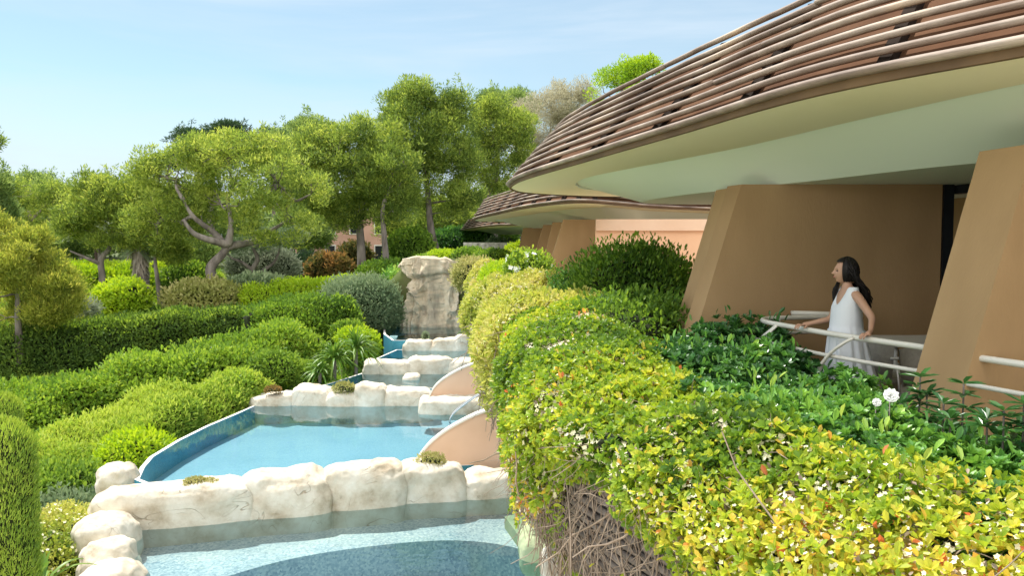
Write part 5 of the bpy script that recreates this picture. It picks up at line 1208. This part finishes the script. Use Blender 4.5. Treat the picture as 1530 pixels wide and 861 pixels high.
MB().box((4.45,8.55,ZF+.735), (1.15,.80,.035)).build('tabletop', whitem, tb)
for sx in (-1, 1):
    for sy in (-1, 1): MB().tube([(4.45+sx*.5,8.55+sy*.33,ZF+.72),(4.45+sx*.5,8.55+sy*.33,ZF)], .02, 8).build('leg', whitem, tb)
# ================= light, sky, camera =================
sc = bpy.context.scene
cam = bpy.data.objects.new('camera', bpy.data.cameras.new('camera')); C.objects.link(cam); sc.camera = cam
cam.location = (0, 0, CZ); cam.rotation_euler = (math.pi / 2 - PITCH, 0, 0)
cam.data.sensor_width = 36; cam.data.lens = 36 * FPX / 1530; cam.data.clip_end = 3000; cam.data.clip_start = .05
SUN_EL, SUN_DIR = R(60), unit(A(-.66, .75))
sv = A(SUN_DIR[0]*math.cos(SUN_EL), SUN_DIR[1]*math.cos(SUN_EL), math.sin(SUN_EL))
sl = bpy.data.lights.new('sun', 'SUN'); sl.energy = 4.3; sl.angle = R(.55); sl.color = (1, .95, .87)
so_ = bpy.data.objects.new('sun', sl); C.objects.link(so_); so_.rotation_euler = Vector(sv).to_track_quat('Z', 'Y').to_euler(); so_.location = (-10, 20, 40)
w = bpy.data.worlds.new('World'); sc.world = w; w.use_nodes = True
t = w.node_tree; N = t.nodes; L = t.links; bg = N['Background']
sk = N.new('ShaderNodeTexSky'); sk.sky_type = 'NISHITA'; sk.sun_disc = False; sk.sun_elevation = SUN_EL
sk.sun_rotation = math.atan2(SUN_DIR[0], SUN_DIR[1]); sk.air_density = 1.0; sk.dust_density = .6; sk.ozone_density = 1.0
tc = N.new('ShaderNodeTexCoord'); mp = N.new('ShaderNodeMapping'); mp.inputs['Scale'].default_value = (1.0, 1.0, 7.0); mp.inputs['Rotation'].default_value=(0.0,.06,.4)
L.new(tc.outputs['Generated'], mp.inputs[0])
n = N.new('ShaderNodeTexNoise'); n.inputs['Scale'].default_value = 1.7; n.inputs['Detail'].default_value = 8; n.inputs['Roughness'].default_value = .55; n.inputs['Distortion'].default_value = .5
L.new(mp.outputs[0], n.inputs[0])
r = ramp(N, [(.16,.16,.16),(.38,.38,.38),(.85,.85,.85)], [.40,.54,.74]); L.new(n.outputs[0], r.inputs[0])
# low cloud bank towards the horizon
sx = N.new('ShaderNodeSeparateXYZ'); L.new(tc.outputs['Generated'], sx.inputs[0])
hz = N.new('ShaderNodeMapRange'); hz.inputs[1].default_value = .17; hz.inputs[2].default_value = .03; hz.inputs[3].default_value = 0; hz.inputs[4].default_value = .7; hz.clamp = True
L.new(sx.outputs['Z'], hz.inputs[0])
ad = N.new('ShaderNodeMath'); ad.operation = 'ADD'; ad.use_clamp = True; L.new(r.outputs[0], ad.inputs[0]); L.new(hz.outputs[0], ad.inputs[1])
ct = N.new('ShaderNodeMixRGB'); ct.blend_type = 'MULTIPLY'; ct.inputs[0].default_value = 1; ct.inputs[2].default_value = (.98, 1.12, 1.02, 1); L.new(sk.outputs[0], ct.inputs[1])
mx = N.new('ShaderNodeMixRGB'); L.new(ad.outputs[0], mx.inputs[0]); L.new(ct.outputs[0], mx.inputs[1]); mx.inputs[2].default_value = (5.6, 6.5, 7.4, 1)
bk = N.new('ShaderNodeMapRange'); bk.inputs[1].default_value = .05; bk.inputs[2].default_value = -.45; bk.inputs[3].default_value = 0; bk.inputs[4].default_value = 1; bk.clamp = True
L.new(sx.outputs['Y'], bk.inputs[0])   # added bright cloud, unseen behind the viewpoint, as fill for cliff, rocks and soffit
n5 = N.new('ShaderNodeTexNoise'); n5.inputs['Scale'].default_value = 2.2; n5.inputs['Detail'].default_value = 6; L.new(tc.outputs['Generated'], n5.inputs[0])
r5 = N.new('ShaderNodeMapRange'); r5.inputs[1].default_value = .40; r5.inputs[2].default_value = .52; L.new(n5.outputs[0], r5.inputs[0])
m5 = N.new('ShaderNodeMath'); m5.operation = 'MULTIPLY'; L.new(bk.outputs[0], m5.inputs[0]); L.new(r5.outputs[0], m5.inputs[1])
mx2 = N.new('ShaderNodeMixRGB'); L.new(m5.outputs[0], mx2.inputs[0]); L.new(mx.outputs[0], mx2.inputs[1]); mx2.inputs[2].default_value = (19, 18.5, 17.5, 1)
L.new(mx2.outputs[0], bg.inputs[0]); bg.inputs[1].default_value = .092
sc.view_settings.view_transform = 'Standard'; sc.view_settings.look = 'None'; sc.view_settings.exposure = .62; sc.view_settings.gamma = 1
sc.view_settings.use_curve_mapping = False
sc.cycles.max_bounces = 8; sc.cycles.transparent_max_bounces = 12; sc.cycles.diffuse_bounces = 4
sc.cycles.use_denoising = True
